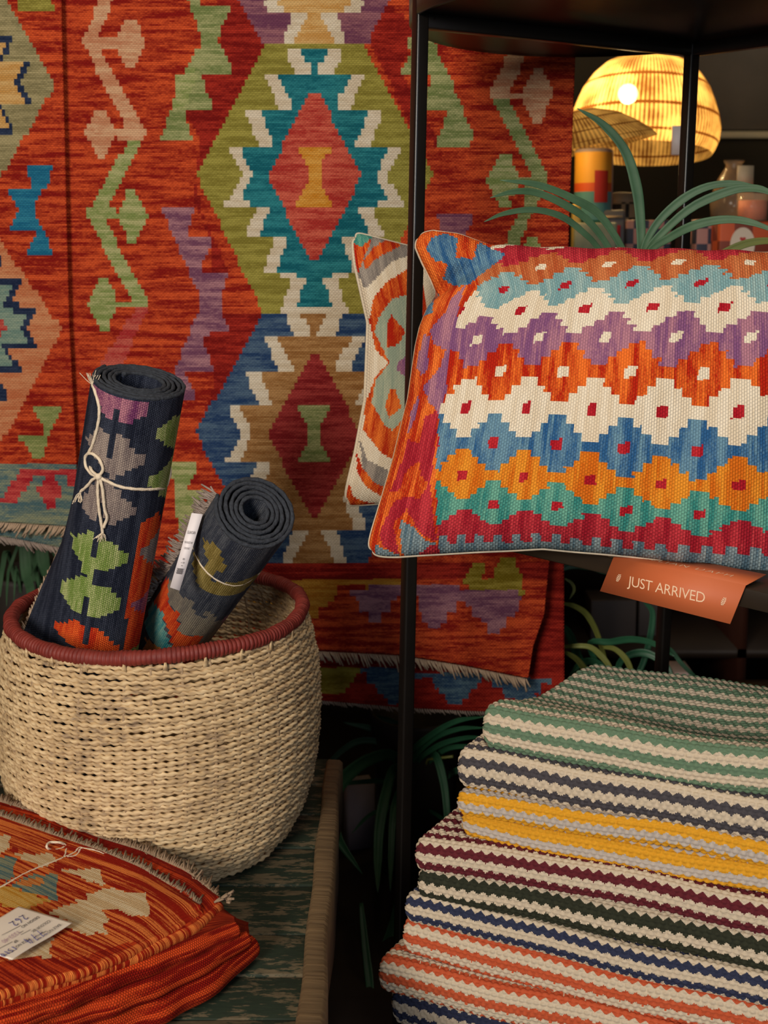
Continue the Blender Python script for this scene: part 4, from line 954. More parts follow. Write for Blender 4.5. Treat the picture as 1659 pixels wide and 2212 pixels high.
# (px in the 1.767x crop) -> pattern units: U counts diamonds along a row, W counts rows
FE = []
for W_, u0, pts in ((3, 0.0, [(645, 300), (885, 292), (1130, 280), (1410, 271)]), (4, 0.5, [(715, 385), (958, 378), (1222, 370), (1487, 372)]),
                    (5, 0.0, [(553, 512), (790, 495), (1038, 495), (1303, 500), (1587, 502)]), (6, 0.5, [(635, 628), (870, 628), (1145, 634), (1422, 641)]),
                    (7, 0.0, [(505, 755), (725, 755), (988, 760), (1255, 772), (1548, 780)]), (8, 0.5, [(605, 890), (848, 893), (1108, 905), (1390, 918)]),
                    (9, 0.0, [(497, 1025), (733, 1025), (977, 1035), (1250, 1050), (1540, 1055)]), (10, 0.5, [(627, 1142), (863, 1148), (1120, 1163), (1405, 1177)]),
                    (2, 0.5, [(805, 222), (1040, 230), (1325, 208)]), (11, 0.0, [(505, 1215), (735, 1222), (975, 1235), (1260, 1255), (1560, 1270)])):
    for k, (x, y) in enumerate(pts): FE.append((x / 1.767 + 720, y / 1.767 + 450, u0 + k, W_))
for x, y, u_, w__ in ((380, 1025, -0.5, 9), (383, 1142, -0.5, 10), (388, 890, -0.46, 8), (408, 755, -0.44, 7), (435, 628, -0.42, 6), (465, 512, -0.42, 5), (500, 385, -0.44, 4), (520, 310, -0.5, 3), (385, 1215, -0.5, 11)):
    FE.append((x / 1.767 + 720, y / 1.767 + 450, u_, w__))
def cush1_col(un, Sq, Tq):
    st_ = np.array([un(x, y) for x, y, _, _ in FE]); U_ = np.array([f[2] for f in FE]); W_ = np.array([f[3] for f in FE], float)
    B = lambda s, t: np.stack([np.ones_like(s), s, t, s * s, s * t, t * t, s ** 3, s * s * t, s * t * t, t ** 3], -1)
    cu_ = np.linalg.lstsq(B(st_[:, 0], st_[:, 1]), U_, rcond=None)[0]; cw = np.linalg.lstsq(B(st_[:, 0], st_[:, 1]), W_, rcond=None)[0]
    U = B(Sq, Tq) @ cu_; Wv = B(Sq, Tq) @ cw
    keys = ['c_cream', 'c_crim', 'c_brown', 'c_lblue', 'c_purple', 'c_red', 'c_blue', 'c_orange', 'c_teal', 'c_slate', 'c_dot', 'c_side', 'c_grey']
    rows = ['c_cream', 'c_crim', 'c_brown', 'c_lblue', 'c_cream', 'c_purple', 'c_red', 'c_cream', 'c_blue', 'c_orange', 'c_teal', 'c_crim', 'c_slate', 'c_slate']
    tri = lambda u: 1 - 4 * np.abs(u - np.floor(u) - 0.5)      # +1 at half integers, -1 at integers
    stp = lambda v: (np.floor((v + 1) * 2.0 * 0.999) / 1.5 - 1)  # four steps
    idx = np.full(U.shape, keys.index('c_slate'))
    out = np.full(U.shape, 0)
    lo = np.full(U.shape, -9.0)
    for r in range(0, 14):
        # edge between row r and row r+1; rows with odd index have diamonds at integer U
        a = stp(tri(U)) * (1 if (r % 2) == 0 else -1)
        amp = 0.335 if r not in (10, 11) else 0.30
        hi = r + 0.5 + amp * a
        if r == 11: hi = r + 0.42 + 0.18 * np.sign(np.sin(U * 2 * math.pi * 3.3))
        m_ = (Wv >= lo) & (Wv < hi); out[m_] = keys.index(rows[r]); lo = hi
    out[Wv >= lo] = keys.index('c_slate')
    du = np.where(np.round(Wv).astype(int) % 2 == 1, U - np.round(U), U - np.floor(U) - 0.5); dw = Wv - np.round(Wv); rr_ = np.round(Wv).astype(int)
    dot = (np.abs(du) < 0.078) & (np.abs(dw + du * 0.3) < 0.155)
    for r in range(2, 11):
        k = 'c_cream' if rows[r] in ('c_purple', 'c_red', 'c_brown') else 'c_dot'
        out[dot & (rr_ == r)] = keys.index(k)
    out[U < -0.46] = keys.index('c_side')
    return keys, out
side = [
 ('c_purple', c4x([(500, 290), (470, 500), (440, 560), (432, 700), (400, 780), (365, 740), (340, 680), (400, 620), (430, 540), (385, 520), (370, 470), (395, 430), (430, 400), (445, 350)])),
 ('c_purple', c4x([(370, 490), (360, 620), (335, 640), (318, 600), (330, 540), (345, 480)])),
 ('c_purple', c4x([(330, 700), (322, 780), (300, 830), (285, 860), (295, 780)])),
 ('c_blue', c4x([(420, 270), (440, 200), (470, 190), (540, 195), (560, 130), (660, 175), (580, 240), (520, 290), (480, 300), (440, 280)])),
 ('c_blue', c4x([(355, 160), (380, 110), (430, 95), (480, 120), (470, 200), (430, 210), (390, 200)])),
 ('c_blue', c4x([(395, 320), (380, 400), (345, 415), (360, 365)])),
 ('c_crim', c4x([(400, 770), (385, 950), (370, 1050), (330, 1020), (330, 960), (280, 1000), (250, 1080), (215, 1080), (250, 1000), (285, 880), (330, 900), (345, 800)])),
 ('c_crim', c4x([(370, 1040), (385, 1210), (400, 1270), (340, 1250), (280, 1150), (230, 1200), (260, 1330), (190, 1290), (175, 1240), (230, 1120), (290, 1100), (330, 1110)])),
 ('c_slate', c4x([(255, 1185), (300, 1210), (350, 1265), (420, 1290), (420, 1345), (150, 1350), (165, 1285), (215, 1310), (270, 1335)])),
 ('c_crim', c4x([(360, 1290), (400, 1280), (410, 1335), (330, 1340)])),
]
K_ = 0.000624
E1 = {'left': [(0, 0), (0.05, 10 * K_), (0.10, 32 * K_), (0.15, 56 * K_), (0.19, 72 * K_), (0.24, 58 * K_), (0.30, 48 * K_), (0.36, 45 * K_), (0.52, 46 * K_), (0.70, 33 * K_), (0.85, 17 * K_), (1, 0)],
      'bottom': [(0, 0), (0.08, -6 * K_), (0.2, -20 * K_), (0.4, -40 * K_), (0.6, -34 * K_), (0.85, -16 * K_), (1, 0)],
      'top': [(0, 0), (0.05, -6 * K_), (0.12, 4 * K_), (0.22, 24 * K_), (0.4, 22 * K_), (0.7, 10 * K_), (1, 0)]}
def push1(s, t):
    c = (s + 1.0) * 0.55 - (t + 0.62) * -0.5   # fold running in from the pinched edge under the ear
    return (0.003 * np.sin(s * 11 + t * 3) * (1 - t ** 2) - 0.030 * np.exp(-((t + 0.60 + (s + 1) * 0.55) / 0.05) ** 2) * np.exp(-((s + 1) / 0.28) ** 2) + 0.004 * np.sin(s * 23) * (t ** 4))
un_c1, Vc1 = cushion(cu1, (TLp, TRp, BLp, BRp), 0.085, cush1_col, side, M['cush'], 400, 340, 0.0, 0.0, push1, 0.55, 0.42, power=0.40, edges=E1)

c2s = [
 ('c_grey', c4x([(50, 60), (320, 60), (320, 170), (230, 200), (170, 260), (120, 310), (80, 240)])),
 ('c_red', c4x([(60, 125), (145, 118), (120, 180), (92, 250), (70, 220)])), ('c_teal', c4x([(50, 75), (140, 80), (150, 105), (105, 150), (60, 130)])),
 ('c_red', c4x([(150, 150), (200, 115), (262, 100), (255, 145), (205, 170), (160, 195), (120, 240), (115, 200)])),
 ('c_side', c4x([(330, 200), (270, 240), (200, 285), (150, 345), (135, 430), (160, 540), (210, 590), (160, 640), (110, 740), (115, 850), (180, 930), (250, 975), (330, 960)])),
 ('c_sage', c4x([(225, 345), (170, 420), (155, 470), (190, 540), (215, 590), (160, 660), (145, 740), (190, 820), (225, 850), (280, 790), (280, 640), (330, 600), (330, 330), (280, 330)])),
 ('c_side', c4x([(222, 405), (205, 440), (205, 530), (250, 520), (275, 470), (250, 440)])), ('c_side', c4x([(215, 690), (195, 760), (215, 800), (260, 760), (235, 690)])),
 ('c_purple', c4x([(300, 540), (245, 590), (240, 620), (300, 650)])), ('c_red', c4x([(222, 405), (212, 440), (212, 510), (228, 500), (230, 430)])),
 ('c_grey', c4x([(90, 880), (130, 960), (230, 1010), (225, 1070), (160, 1060), (110, 990)])),
 ('c_red', c4x([(78, 925), (110, 990), (150, 1040), (215, 1080), (200, 1110), (120, 1060), (90, 1010)])),
 ('c_red', c4x([(40, 1040), (20, 1100), (55, 1150), (170, 1150), (120, 1120), (75, 1100)])),
]
cu2 = empty('kilim_cushion', tuple(P(950, 1095, 1.9)), 'cream and orange striped kilim cushion partly hidden behind the shelf post', 'cushion')
cb2 = (P(756, 498, 1.86), P(1160, 590, 1.95), P(738, 1094, 1.80), P(1150, 1080, 1.90))
un_c2, Vc2 = cushion(cu2, cb2, 0.05, lambda un, S, T: (['c_cream'], np.zeros(S.shape, int)), c2s, M['cush'], 240, 280, 0.0, 0.02, None, 0.4, 0.42, mirror=True, edges={'left': [(0, 0), (0.12, 0.009), (0.32, 0.034), (0.6, 0.033), (0.8, 0.019), (1, 0)]})

# ================================================================== striped rugs
def stripe_mat():
    m, nt, b = new_mat('chunky_cotton'); g = N(nt)
    a1 = g.n('ShaderNodeAttribute', attribute_name='Col'); a2 = g.n('ShaderNodeAttribute', attribute_name='Col2')
    tc_ = g.n('ShaderNodeTexCoord'); n1 = g.n('ShaderNodeTexNoise'); n1.inputs['Scale'].default_value = 220; n1.inputs['Detail'].default_value = 4; g.l(tc_.outputs['Object'], n1.inputs[0])
    n2 = g.n('ShaderNodeTexNoise'); n2.inputs['Scale'].default_value = 900; n2.inputs['Detail'].default_value = 3; g.l(tc_.outputs['Object'], n2.inputs[0])
    mx = g.n('ShaderNodeMix', data_type='RGBA'); g.l(n1.outputs[0], mx.inputs[0]); g.l(a1.outputs[0], mx.inputs[6]); g.l(a2.outputs[0], mx.inputs[7])
    g.l(mx.outputs[2], b.inputs['Base Color']); b.inputs['Roughness'].default_value = 0.95; b.inputs['Specular IOR Level'].default_value = 0.15
    bp_ = g.n('ShaderNodeBump'); bp_.inputs['Strength'].default_value = 0.7; bp_.inputs['Distance'].default_value = 0.0008; g.l(n2.outputs[0], bp_.inputs['Height']); g.l(bp_.outputs[0], b.inputs['Normal'])
    return m
CK = stripe_mat()
pal('s_cream', (186, 168, 144), (212, 196, 172)); pal('s_greyc', (170, 158, 148), (196, 184, 172)); pal('s_green', (84, 110, 86), (114, 136, 110)); pal('s_char', (54, 50, 54), (86, 82, 86))
pal('s_yel', (196, 134, 30), (228, 168, 48)); pal('s_mar', (78, 26, 34), (106, 42, 48)); pal('s_dkg', (34, 36, 28), (58, 60, 46)); pal('s_navy', (34, 39, 62), (58, 62, 84)); pal('s_or', (174, 72, 40), (200, 96, 62))
SD = np.array([0.931, -0.365, 0.0]); SB = np.array([0.365, 0.931, 0.0])
def striped(name_label, left_px, z0, z1, Ystart, colour, phase, per=(0.0125, 0.0125), D=0.24, L=0.56, shear=0.30, topfn=None, fine=0.0014, cream='s_cream', knot=0.0094, seed=0, nose=1.0, botD=0.10, group='striped rugs in the folded stack'):
    base = left_px.copy(); T = z1 - z0; r = T / 2
    # profile: bottom (back->front), fold nose, top (front->back)
    prof = []
    for d in np.arange(botD, 0, -fine * 2): prof.append((d, 0.0))
    na = max(8, int(math.pi * r / fine))
    for a in np.linspace(0, math.pi, na): prof.append((-abs(math.sin(a)) ** 0.55 * r * 0.62 * nose, r - math.copysign(abs(math.cos(a)) ** 0.85, math.cos(a)) * r))
    for d in np.arange(fine, D, fine): prof.append((d, T))
    prof = np.array(prof); q = np.concatenate([[0], np.cumsum(np.linalg.norm(np.diff(prof, axis=0), axis=1))])
    qf = np.interp(0.5, [0, 1], [q[len(np.arange(botD, 0, -fine * 2))], q[len(np.arange(botD, 0, -fine * 2)) + na - 1]])
    q = q - qf   # zero at the foremost line
    p = np.arange(0, L, fine); Pg, Qg = np.meshgrid(p, q)
    dd = prof[:, 0][:, None] + 0 * Pg; zz_ = prof[:, 1][:, None] + 0 * Pg
    # rounded left end
    en = 0.012; k = np.sqrt(np.clip(1 - np.clip(1 - Pg / en, 0, 1) ** 2, 0, 1)); zz_ = r + (zz_ - r) * (0.25 + 0.75 * k); dd2 = dd * 1.0 + (1 - k) * 0.008 * (dd < 0.01)
    r_ = np.random.default_rng(seed); f1, f2 = r_.random(2) * 6
    sag = 0.0018 * np.sin(Pg * 14 + f1) + 0.0012 * np.sin(Pg * 31 + f2)
    zz_ = zz_ + sag + 0.0015 * np.sin(Pg * 9 + f2); dd2 = dd2 + 0.003 * np.sin(Pg * 8 + f1)
    if topfn is not None: zz_ = zz_ + topfn(Pg, dd) * (zz_ > r)
    pos = base + SD * (Pg + shear * np.maximum(dd, 0))[..., None] + SB * dd2[..., None] + np.array([0, 0, 1.0]) * zz_[..., None]
    pos[..., 2] += z0 - base[2]
    # normals by finite differences
    du = np.gradient(pos, axis=1); dv = np.gradient(pos, axis=0); nn = np.cross(du, dv); nn /= np.linalg.norm(nn, axis=2)[..., None] + 1e-12
    ctr_ = base + SD * L / 2 + SB * 0.05; ctr_ = np.array([ctr_[0], ctr_[1], z0 + r])
    if (nn[len(q) // 2 if False else int(np.argmin(np.abs(q))), len(p) // 2]).dot(-SB) < 0: nn = -nn
    # chunky knots: slanted braids in alternating columns
    kw = knot; kh = knot * 0.62
    rowi = np.floor(Qg / kh); a_ = Pg / kw + 0.5 * (rowi % 2); fa = a_ - np.floor(a_); fb = Qg / kh - rowi
    bump = (np.sin(math.pi * fa).clip(0) * np.sin(math.pi * fb).clip(0)) ** 0.6
    pos = pos + nn * (bump * 0.0030)[..., None]
    # stripes with serrated edges
    Pc = (Pg[:-1, :-1] + Pg[1:, 1:]) / 2; Qc = (Qg[:-1, :-1] + Qg[1:, 1:]) / 2
    ser = 0.0022 * (np.abs(((Pc / (kw * 1.5)) % 1) - 0.5) * 4 - 1)
    tot = per[0] + per[1]; w = (Qc + ser - phase) % tot
    keys = [colour, cream]; idx = (w > per[0]).astype(int)
    o = mk('striped_rug', pos, gridF(len(q), len(p)), CK, None, loc=tuple(base), cols=tocols(keys, idx))
    tag(o, name_label, 'rug', group)
    return o
def stk(px, py, Y): return P(px, py, Y)
CS = 1.887; sx = lambda x: x / CS + 780; sy = lambda y: y / CS + 1350
specs = [ # label, left x (crop), top y, bottom y at the left end (crop), Y, colour, phase mm, per
 ('blue and cream striped rug at the very bottom of the folded stack', 95, 1500, 1650, 1.475, 's_navy', -0.019, (0.012, 0.013)),
 ('orange and cream striped rug jutting furthest out, second from the bottom of the stack', 42, 1345, 1508, 1.462, 's_or', -0.006, (0.0125, 0.0135)),
 ('orange and cream striped rug lying just below the navy striped one', 138, 1237, 1375, 1.462, 's_or', -0.005, (0.0125, 0.0125)),
 ('navy and cream striped rug between the orange and the dark green ones', 150, 1128, 1237, 1.462, 's_navy', 0.0075, (0.0095, 0.0125)),
 ('dark green and cream striped rug with a curled corner, below the maroon one', 205, 985, 1128, 1.462, 's_dkg', 0.0045, (0.0145, 0.0125)),
 ('maroon and cream striped rug below the two yellow ones', 195, 868, 1000, 1.462, 's_mar', 0.0065, (0.011, 0.0125)),
 ('yellow and grey striped rug, the lower of the two yellow ones', 385, 762, 874, 1.462, 's_yel', 0.0015, (0.0165, 0.0115)),
 ('yellow and grey striped rug, the upper of the two yellow ones', 368, 668, 768, 1.462, 's_yel', 0.003, (0.0125, 0.0115)),
 ('charcoal and cream striped rug directly under the green one', 362, 530, 680, 1.462, 's_char', 0.0055, (0.0115, 0.0125)),
]
prev_top = None; zs_ = []
for i, (lb_, x, yt, yb, Y, ck, ph, per) in enumerate(specs):
    pb = stk(sx(x), sy(yb), Y); pt_ = stk(sx(x), sy(yt), Y)
    zs_.append((pb[2], pt_[2]))
for i, (lb_, x, yt, yb, Y, ck, ph, per) in enumerate(specs):
    z0 = zs_[i][0]; z1 = zs_[i + 1][0] if i + 1 < len(specs) else P(sx(500), sy(545), 1.45)[2] + 0.0
    if i > 0: z0 = zl_
    z1 = max(z1, z0 + 0.022); zl_ = z1
    pb = stk(sx(x), sy(yb), Y)
    base = np.array([pb[0] + 0.006, pb[1], z0]) + SB * (z1 - z0) / 2
    L = (0.60 - 0.0)
    striped(lb_, base, z0 + 0.0006, z1 - 0.0006, Y, ck, ph, per, D=0.11 if i not in (5, 4, 1) else 0.13, L=L, shear=0.2, cream='s_greyc' if ck == 's_yel' else 's_cream', seed=i)
    if i == 0: ZSTK = z0
gz = zl_
pb = P(sx(505), sy(540), 1.45); gb = np.array([pb[0] - 0.006, 1.462, gz]) + SB * 0.028
def gtop(p, d):
    return np.interp(d, [0, 0.02, 0.06, 0.11, 0.15, 0.22, 0.27], [0, -0.002, -0.020, -0.030, -0.026, -0.016, -0.022]) + 0.004 * np.sin(p * 12 + d * 20) * np.clip(d / 0.05, 0, 1)
striped('green and cream striped rug with a wavy surface, topmost of the folded stack', gb, gz + 0.0006, gz + 0.057, 1.45, 's_green', -0.004, (0.0125, 0.0125), D=0.262, L=0.62, shear=0.33, topfn=gtop, seed=20)
# the crate under the stack
cr = empty('crate', tuple(np.array([0.02, 1.46, 0]) + SD * 0.3), 'dark wooden crate carrying the stack of striped rugs', 'crate')
for k in range(6):
    v, f = box((0, 0, 0), (0.56, 0.30, 0.012 if k else 0.012))
c0 = np.array([0.03, 1.50, 0]) + SD * 0.32 + SB * 0.20
def obx(cx_, cy_, cz_, a, b, c): 
    v, f = box((0, 0, 0), (a, b, c)); rot = np.stack([SD, SB, [0, 0, 1]], 1); return v @ rot.T + c0 + SD * cx_ + SB * cy_ + np.array([0, 0, cz_]), f
DW = plain('dark_stained_wood', (52, 38, 28), 0.6, noise=0.3, scale=12, aniso=(1, 8, 8))
for k in range(5): mk('slat', *obx(0, -0.12 + 0.06 * k, ZSTK - 0.009, 0.60, 0.052, 0.016), DW, cr, smooth=False)
for a, b in ((-0.28, -0.125), (0.28, -0.125), (-0.28, 0.125), (0.28, 0.125)): mk('leg', *obx(a, b, (ZSTK - 0.017) / 2, 0.035, 0.035, ZSTK - 0.017), DW, cr, smooth=False)
for b in (-0.14, 0.14):
    for k in range(4): mk('side_board', *obx(0, b, 0.05 + k * 0.085, 0.58, 0.012, 0.07), DW, cr, smooth=False)

# ================================================================== just arrived card
def on_edge(px, py, off):  # point on the vertical plane just outside the board's long edge
    nrm_ = np.array([-ac[1], ac[0], 0]); nrm_ = nrm_ if nrm_[1] < 0 else -nrm_
    b = brd[0] + nrm_ * off; r = ray(px, py); t = (b - EYE).dot(nrm_) / r.dot(nrm_); return EYE + r * t
f0, f1_ = on_edge(1325, 1204, 0.004), on_edge(1611, 1264, 0.004)
print('fold z', f0[2], f1_[2], BTOP)
b0, b1 = on_edge(1296, 1277, 0.012), on_edge(1577, 1348, 0.012)
cdx = f1_ - f0; cdx /= np.linalg.norm(cdx)
sg = empty('sign_card', tuple(f0), 'folded orange card reading JUST ARRIVED hanging over the edge of the shelf board', 'sign')
CM = plain('burnt_orange_card', (196, 100, 56), 0.6, noise=0.03)
hgt = 0.046; outn = np.array([-ac[1], ac[0], 0]); outn = outn if outn[1] < 0 else -outn
dn = np.array([0, 0, -1.0]) + outn * 0.10; dn /= np.linalg.norm(dn)
dn = (b0 + b1 - f0 - f1_) / 2; hgt = float(np.linalg.norm(dn)); dn /= hgt
fp = [f0, f1_, b1, b0]
fn = np.cross(fp[1] - fp[0], fp[3] - fp[0]); fn /= np.linalg.norm(fn); fn = fn if fn[1] < 0 else -fn
mk('front_flap', np.vstack([fp, [p - fn * 0.0007 for p in fp]]), BOXF.copy(), CM, sg, smooth=False)
tf = [f0, f1_, f1_ - outn * 0.05 + [0, 0, 0.003], f0 - outn * 0.05 + [0, 0, 0.003]]
mk('top_flap', np.vstack([tf, [p - np.array([0, 0, 0.0006]) for p in tf]]), BOXF.copy(), CM, sg, smooth=False)
LM = plain('pale_lettering', (240, 206, 172), 0.7); WD = np.linalg.norm(f1_ - f0)
print('card width', WD, f0, f1_)
text_on('JUST ARRIVED', (fp[0] + fp[1]) / 2 + dn * hgt * 0.66 + fn * 0.0004 - cdx * WD * 0.01, cdx, -dn, 0.0185, LM, sg, spacing=0.94, bold=-0.006, sx=min(1.0, 1.0))
text_on('LILLIAN DAPH', (tf[0] + tf[1]) / 2 - outn * 0.016 + np.array([0, 0, 0.0015]), cdx, -outn, 0.017, LM, sg, spacing=1.25, bold=-0.01)
for s in (-0.40, 0.40):   # the small leaf marks either side
    c = (fp[0] + fp[1]) / 2 + dn * hgt * (0.52) + cdx * WD * s + fn * 0.0004; pr_ = []
    for k in range(5):
        y = (k - 2) * 0.0021; wq = 0.0030 * math.sqrt(max(0.1, 1 - (y / 0.0056) ** 2))
        for sd in (-1, 1):
            a = c + (-dn) * (y - 0.0008); q = np.array([a, a + cdx * sd * wq - dn * 0.0012, a + cdx * sd * wq * 0.9 - dn * 0.0024, a - dn * 0.0013]); pr_.append((np.vstack([q, q - fn * 0.0002]), BOXF.copy()))
    mk('leaf_mark', *cat(pr_), LM, sg, smooth=False)

# ================================================================== plants
def leaf_mesh(pts, wd, n=26, fold=0.35, tip=0.06, base=0.45, updir=(0, 0, 1)):
    p = spline(pts, n); t = np.gradient(p, axis=0); t /= np.linalg.norm(t, axis=1)[:, None] + 1e-9
    # widest across the line of sight is not assumed: blade lies across the arch of the leaf
    view = np.array([0, -1.0, 0.15]); s = np.cross(t, view); s /= np.linalg.norm(s, axis=1)[:, None] + 1e-9
    nrm_ = np.cross(s, t); u = np.linspace(0, 1, n)
    prof = np.interp(u, [0, 0.15, 0.5, 0.8, 0.94, 1], [base, 0.75, 1.0, 0.75, 0.35, tip]) * wd / 2
    cols_ = []
    for k, f in ((-1, 0), (-0.5, 0.6), (0, 1), (0.5, 0.6), (1, 0)):
        cols_.append(p + s * (prof * k)[:, None] - nrm_ * (prof * fold * f)[:, None])
    V = np.stack(cols_, 1); return V.reshape(-1, 3), gridF(n, 5)
def leaf(root, pxs, Ys, wpx, mat, name='leaf'):
    if np.isscalar(Ys): Ys = [Ys] * len(pxs)
    if len(Ys) == 2 and len(pxs) != 2: Ys = np.linspace(Ys[0], Ys[1], len(pxs))
    pts = [P(x, y, Y) for (x, y), Y in zip(pxs, Ys)]
    V, F = leaf_mesh(pts, 1.25 * wpx / FPX * float(np.mean(Ys)))
    o = mk(name, V, F, M[mat], root); solid(o, 0.0006, 0); return o
def pot(root, c, r, h, mat='pot'):
    pr_ = [(0.001, 0), (r * 0.75, 0), (r, h), (r * 1.06, h), (r * 1.06, h - 0.012), (r * 0.98, h - 0.014)]
    pr_ = [(0.001, 0), (r * 0.75, 0), (r, h * 0.98), (r, h), (r * 0.92, h), (r * 0.9, h * 0.93), (0.001, h * 0.93)]
    mk('pot', *lathe(pr_, c, 32), M[mat], root)
pc = P(1378, 640, 1.72)
ps = empty('potted_plant', (pc[0], 1.74, BTOP), 'green strap-leaved plant rising from behind the diamond patterned cushion', 'plant')
pot(ps, (pc[0], 1.755, BTOP), 0.055, pc[2] - BTOP)
Yb = 1.75
LV_ = [([(1376, 640), (1385, 552), (1383, 470), (1374, 400), (1350, 325), (1302, 268), (1247, 234)], (Yb, 1.72), 19),
 ([(1370, 640), (1349, 549), (1297, 466), (1240, 430), (1162, 399), (1080, 389)], (Yb, 1.66), 15), ([(1366, 640), (1323, 549), (1276, 482), (1225, 445), (1162, 417), (1110, 414), (1059, 427)], (Yb, 1.64), 14),
 ([(1362, 640), (1300, 546), (1266, 507), (1214, 468), (1152, 453), (1090, 461), (1046, 479)], (Yb, 1.66), 12), ([(1378, 640), (1388, 549), (1416, 487), (1468, 435), (1525, 404), (1587, 396), (1645, 405)], (Yb, 1.70), 15),
 ([(1380, 640), (1395, 551), (1437, 497), (1499, 445), (1577, 412), (1623, 406), (1659, 414), (1700, 440)], (Yb, 1.66), 16), ([(1384, 640), (1401, 549), (1447, 513), (1499, 487), (1566, 474), (1629, 482), (1710, 515)], (Yb, 1.63), 16)]
for pts, Ys, w_ in LV_: leaf(ps, pts, Ys, w_, 'leaf')
leaf(ps, [(1350, 640), (1290, 560), (1230, 545), (1200, 550)], (1.78, 1.80), 12, 'leaf3')
leaf(ps, [(1390, 640), (1500, 580), (1600, 530), (1665, 520), (1700, 530)], (1.78, 1.80), 14, 'leaf3')

pb_ = P(900, 1660, 2.35)
p2 = empty('potted_plant', (pb_[0], 2.4, 0), 'dark green arching plant below the hanging kilim, between the basket and the striped rugs', 'plant')
pot(p2, (pb_[0], 2.4, 0), 0.10, 0.36)
D2 = [([(905, 1750), (860, 1640), (805, 1638), (750, 1675), (721, 1719), (719, 1767), (732, 1815), (783, 1888)], (2.36, 2.05), 27, 'leaf2'),
 ([(900, 1700), (856, 1657), (834, 1712), (820, 1785), (816, 1859), (816, 1928)], (2.36, 2.08), 20, 'leaf2'), ([(900, 1720), (870, 1700), (851, 1749), (845, 1840), (843, 1925)], (2.36, 2.1), 14, 'leaf2'),
 ([(900, 1700), (880, 1640), (915, 1600), (980, 1560), (1046, 1548)], (2.36, 2.15), 12, 'leaf2'), ([(900, 1700), (890, 1650), (930, 1600), (990, 1575), (1050, 1572)], (2.36, 2.15), 11, 'leaf2'),
 ([(905, 1700), (900, 1650), (945, 1612), (1000, 1595), (1050, 1592)], (2.36, 2.15), 11, 'leaf2'), ([(905, 1700), (915, 1660), (960, 1620), (1010, 1612), (1040, 1616)], (2.36, 2.2), 10, 'leaf2'),
 ([(905, 1690), (920, 1636), (941, 1632), (959, 1694), (966, 1767), (964, 1800)], (2.36, 2.15), 15, 'leaf2'), ([(900, 1740), (933, 1754), (965, 1776), (980, 1800)], (2.36, 2.2), 8, 'leaf2'),
 ([(898, 1720), (840, 1690), (770, 1690), (700, 1700)], (2.36, 2.3), 9, 'leaf2'), ([(900, 1700), (870, 1620), (820, 1580), (740, 1560)], (2.36, 2.4), 14, 'leaf2'),
 ([(900, 1700), (850, 1620), (780, 1600), (720, 1640), (690, 1700)], (2.36, 2.35), 12, 'leaf2'), ([(905, 1700), (900, 1600), (850, 1560), (800, 1545)], (2.36, 2.4), 12, 'leaf2'),
 ([(900, 1740), (860, 1740), (800, 1760), (760, 1800)], (2.36, 2.25), 8, 'leaf2'), ([(910, 1720), (960, 1680), (1010, 1660), (1050, 1700)], (2.36, 2.3), 12, 'leaf2'),
 ([(890, 1800), (870, 1900), (850, 2000), (800, 2120), (760, 2212)], (2.36, 1.95), 20, 'leaf2'), ([(780, 1950), (790, 2050), (800, 2150), (790, 2230)], (2.1, 1.9), 16, 'leaf2')]
for pts, Ys, w_, m_ in D2: leaf(p2, pts, Ys, w_, m_)
mk('stem', *sweep([P(905, 1760, 2.37), P(900, 1700, 2.36), P(925, 1640, 2.3), P(978, 1634, 2.25)], 0.003, 6), M['leaf3'], p2)

pr3 = P(1330, 1490, 2.35)
p3 = empty('potted_plant', (pr3[0], 2.4, 0), 'leafy green plant with olive tips behind the green striped rug', 'plant')
pot(p3, (pr3[0], 2.4, 0), 0.10, 0.34)
D3 = [([(1330, 1540), (1300, 1400), (1273, 1335), (1242, 1310), (1205, 1302)], (2.4, 2.25), 11, 'leaf3'), ([(1330, 1540), (1280, 1470), (1263, 1445), (1242, 1421), (1205, 1402)], (2.4, 2.2), 12, 'leaf3'),
 ([(1205, 1398), (1267, 1396), (1297, 1415), (1319, 1445), (1324, 1475)], (2.3, 2.2), 11, 'leaf3'), ([(1300, 1398), (1328, 1402), (1352, 1424), (1365, 1455), (1367, 1480)], (2.3, 2.2), 11, 'leaf3'),
 ([(1330, 1500), (1273, 1396), (1319, 1387), (1365, 1381), (1411, 1390), (1460, 1420)], (2.4, 2.2), 13, 'leaf2'), ([(1420, 1392), (1447, 1402), (1472, 1433), (1500, 1461), (1518, 1475)], (2.3, 2.2), 8, 'leaf2'),
 ([(1400, 1460), (1444, 1470), (1472, 1491), (1503, 1507), (1540, 1530)], (2.3, 2.2), 17, 'leaf2'), ([(1210, 1230), (1240, 1222), (1280, 1225), (1310, 1240)], (2.4, 2.4), 14, 'leaf2'),
 ([(1220, 1250), (1235, 1260), (1240, 1275), (1230, 1295)], (2.3, 2.3), 6, 'leaf3'), ([(1320, 1500), (1260, 1440), (1230, 1370), (1210, 1350)], (2.4, 2.35), 16, 'leaf2'),
 ([(1330, 1500), (1340, 1430), (1390, 1410), (1440, 1440), (1460, 1500)], (2.4, 2.3), 14, 'leaf2'), ([(1330, 1500), (1300, 1440), (1260, 1430), (1230, 1460)], (2.4, 2.3), 14, 'leaf2'), ([(1340, 1520), (1390, 1430), (1410, 1330), (1390, 1300)], (2.4, 2.4), 12, 'leaf2')]
for pts, Ys, w_, m_ in D3: leaf(p3, pts, Ys, w_, m_)

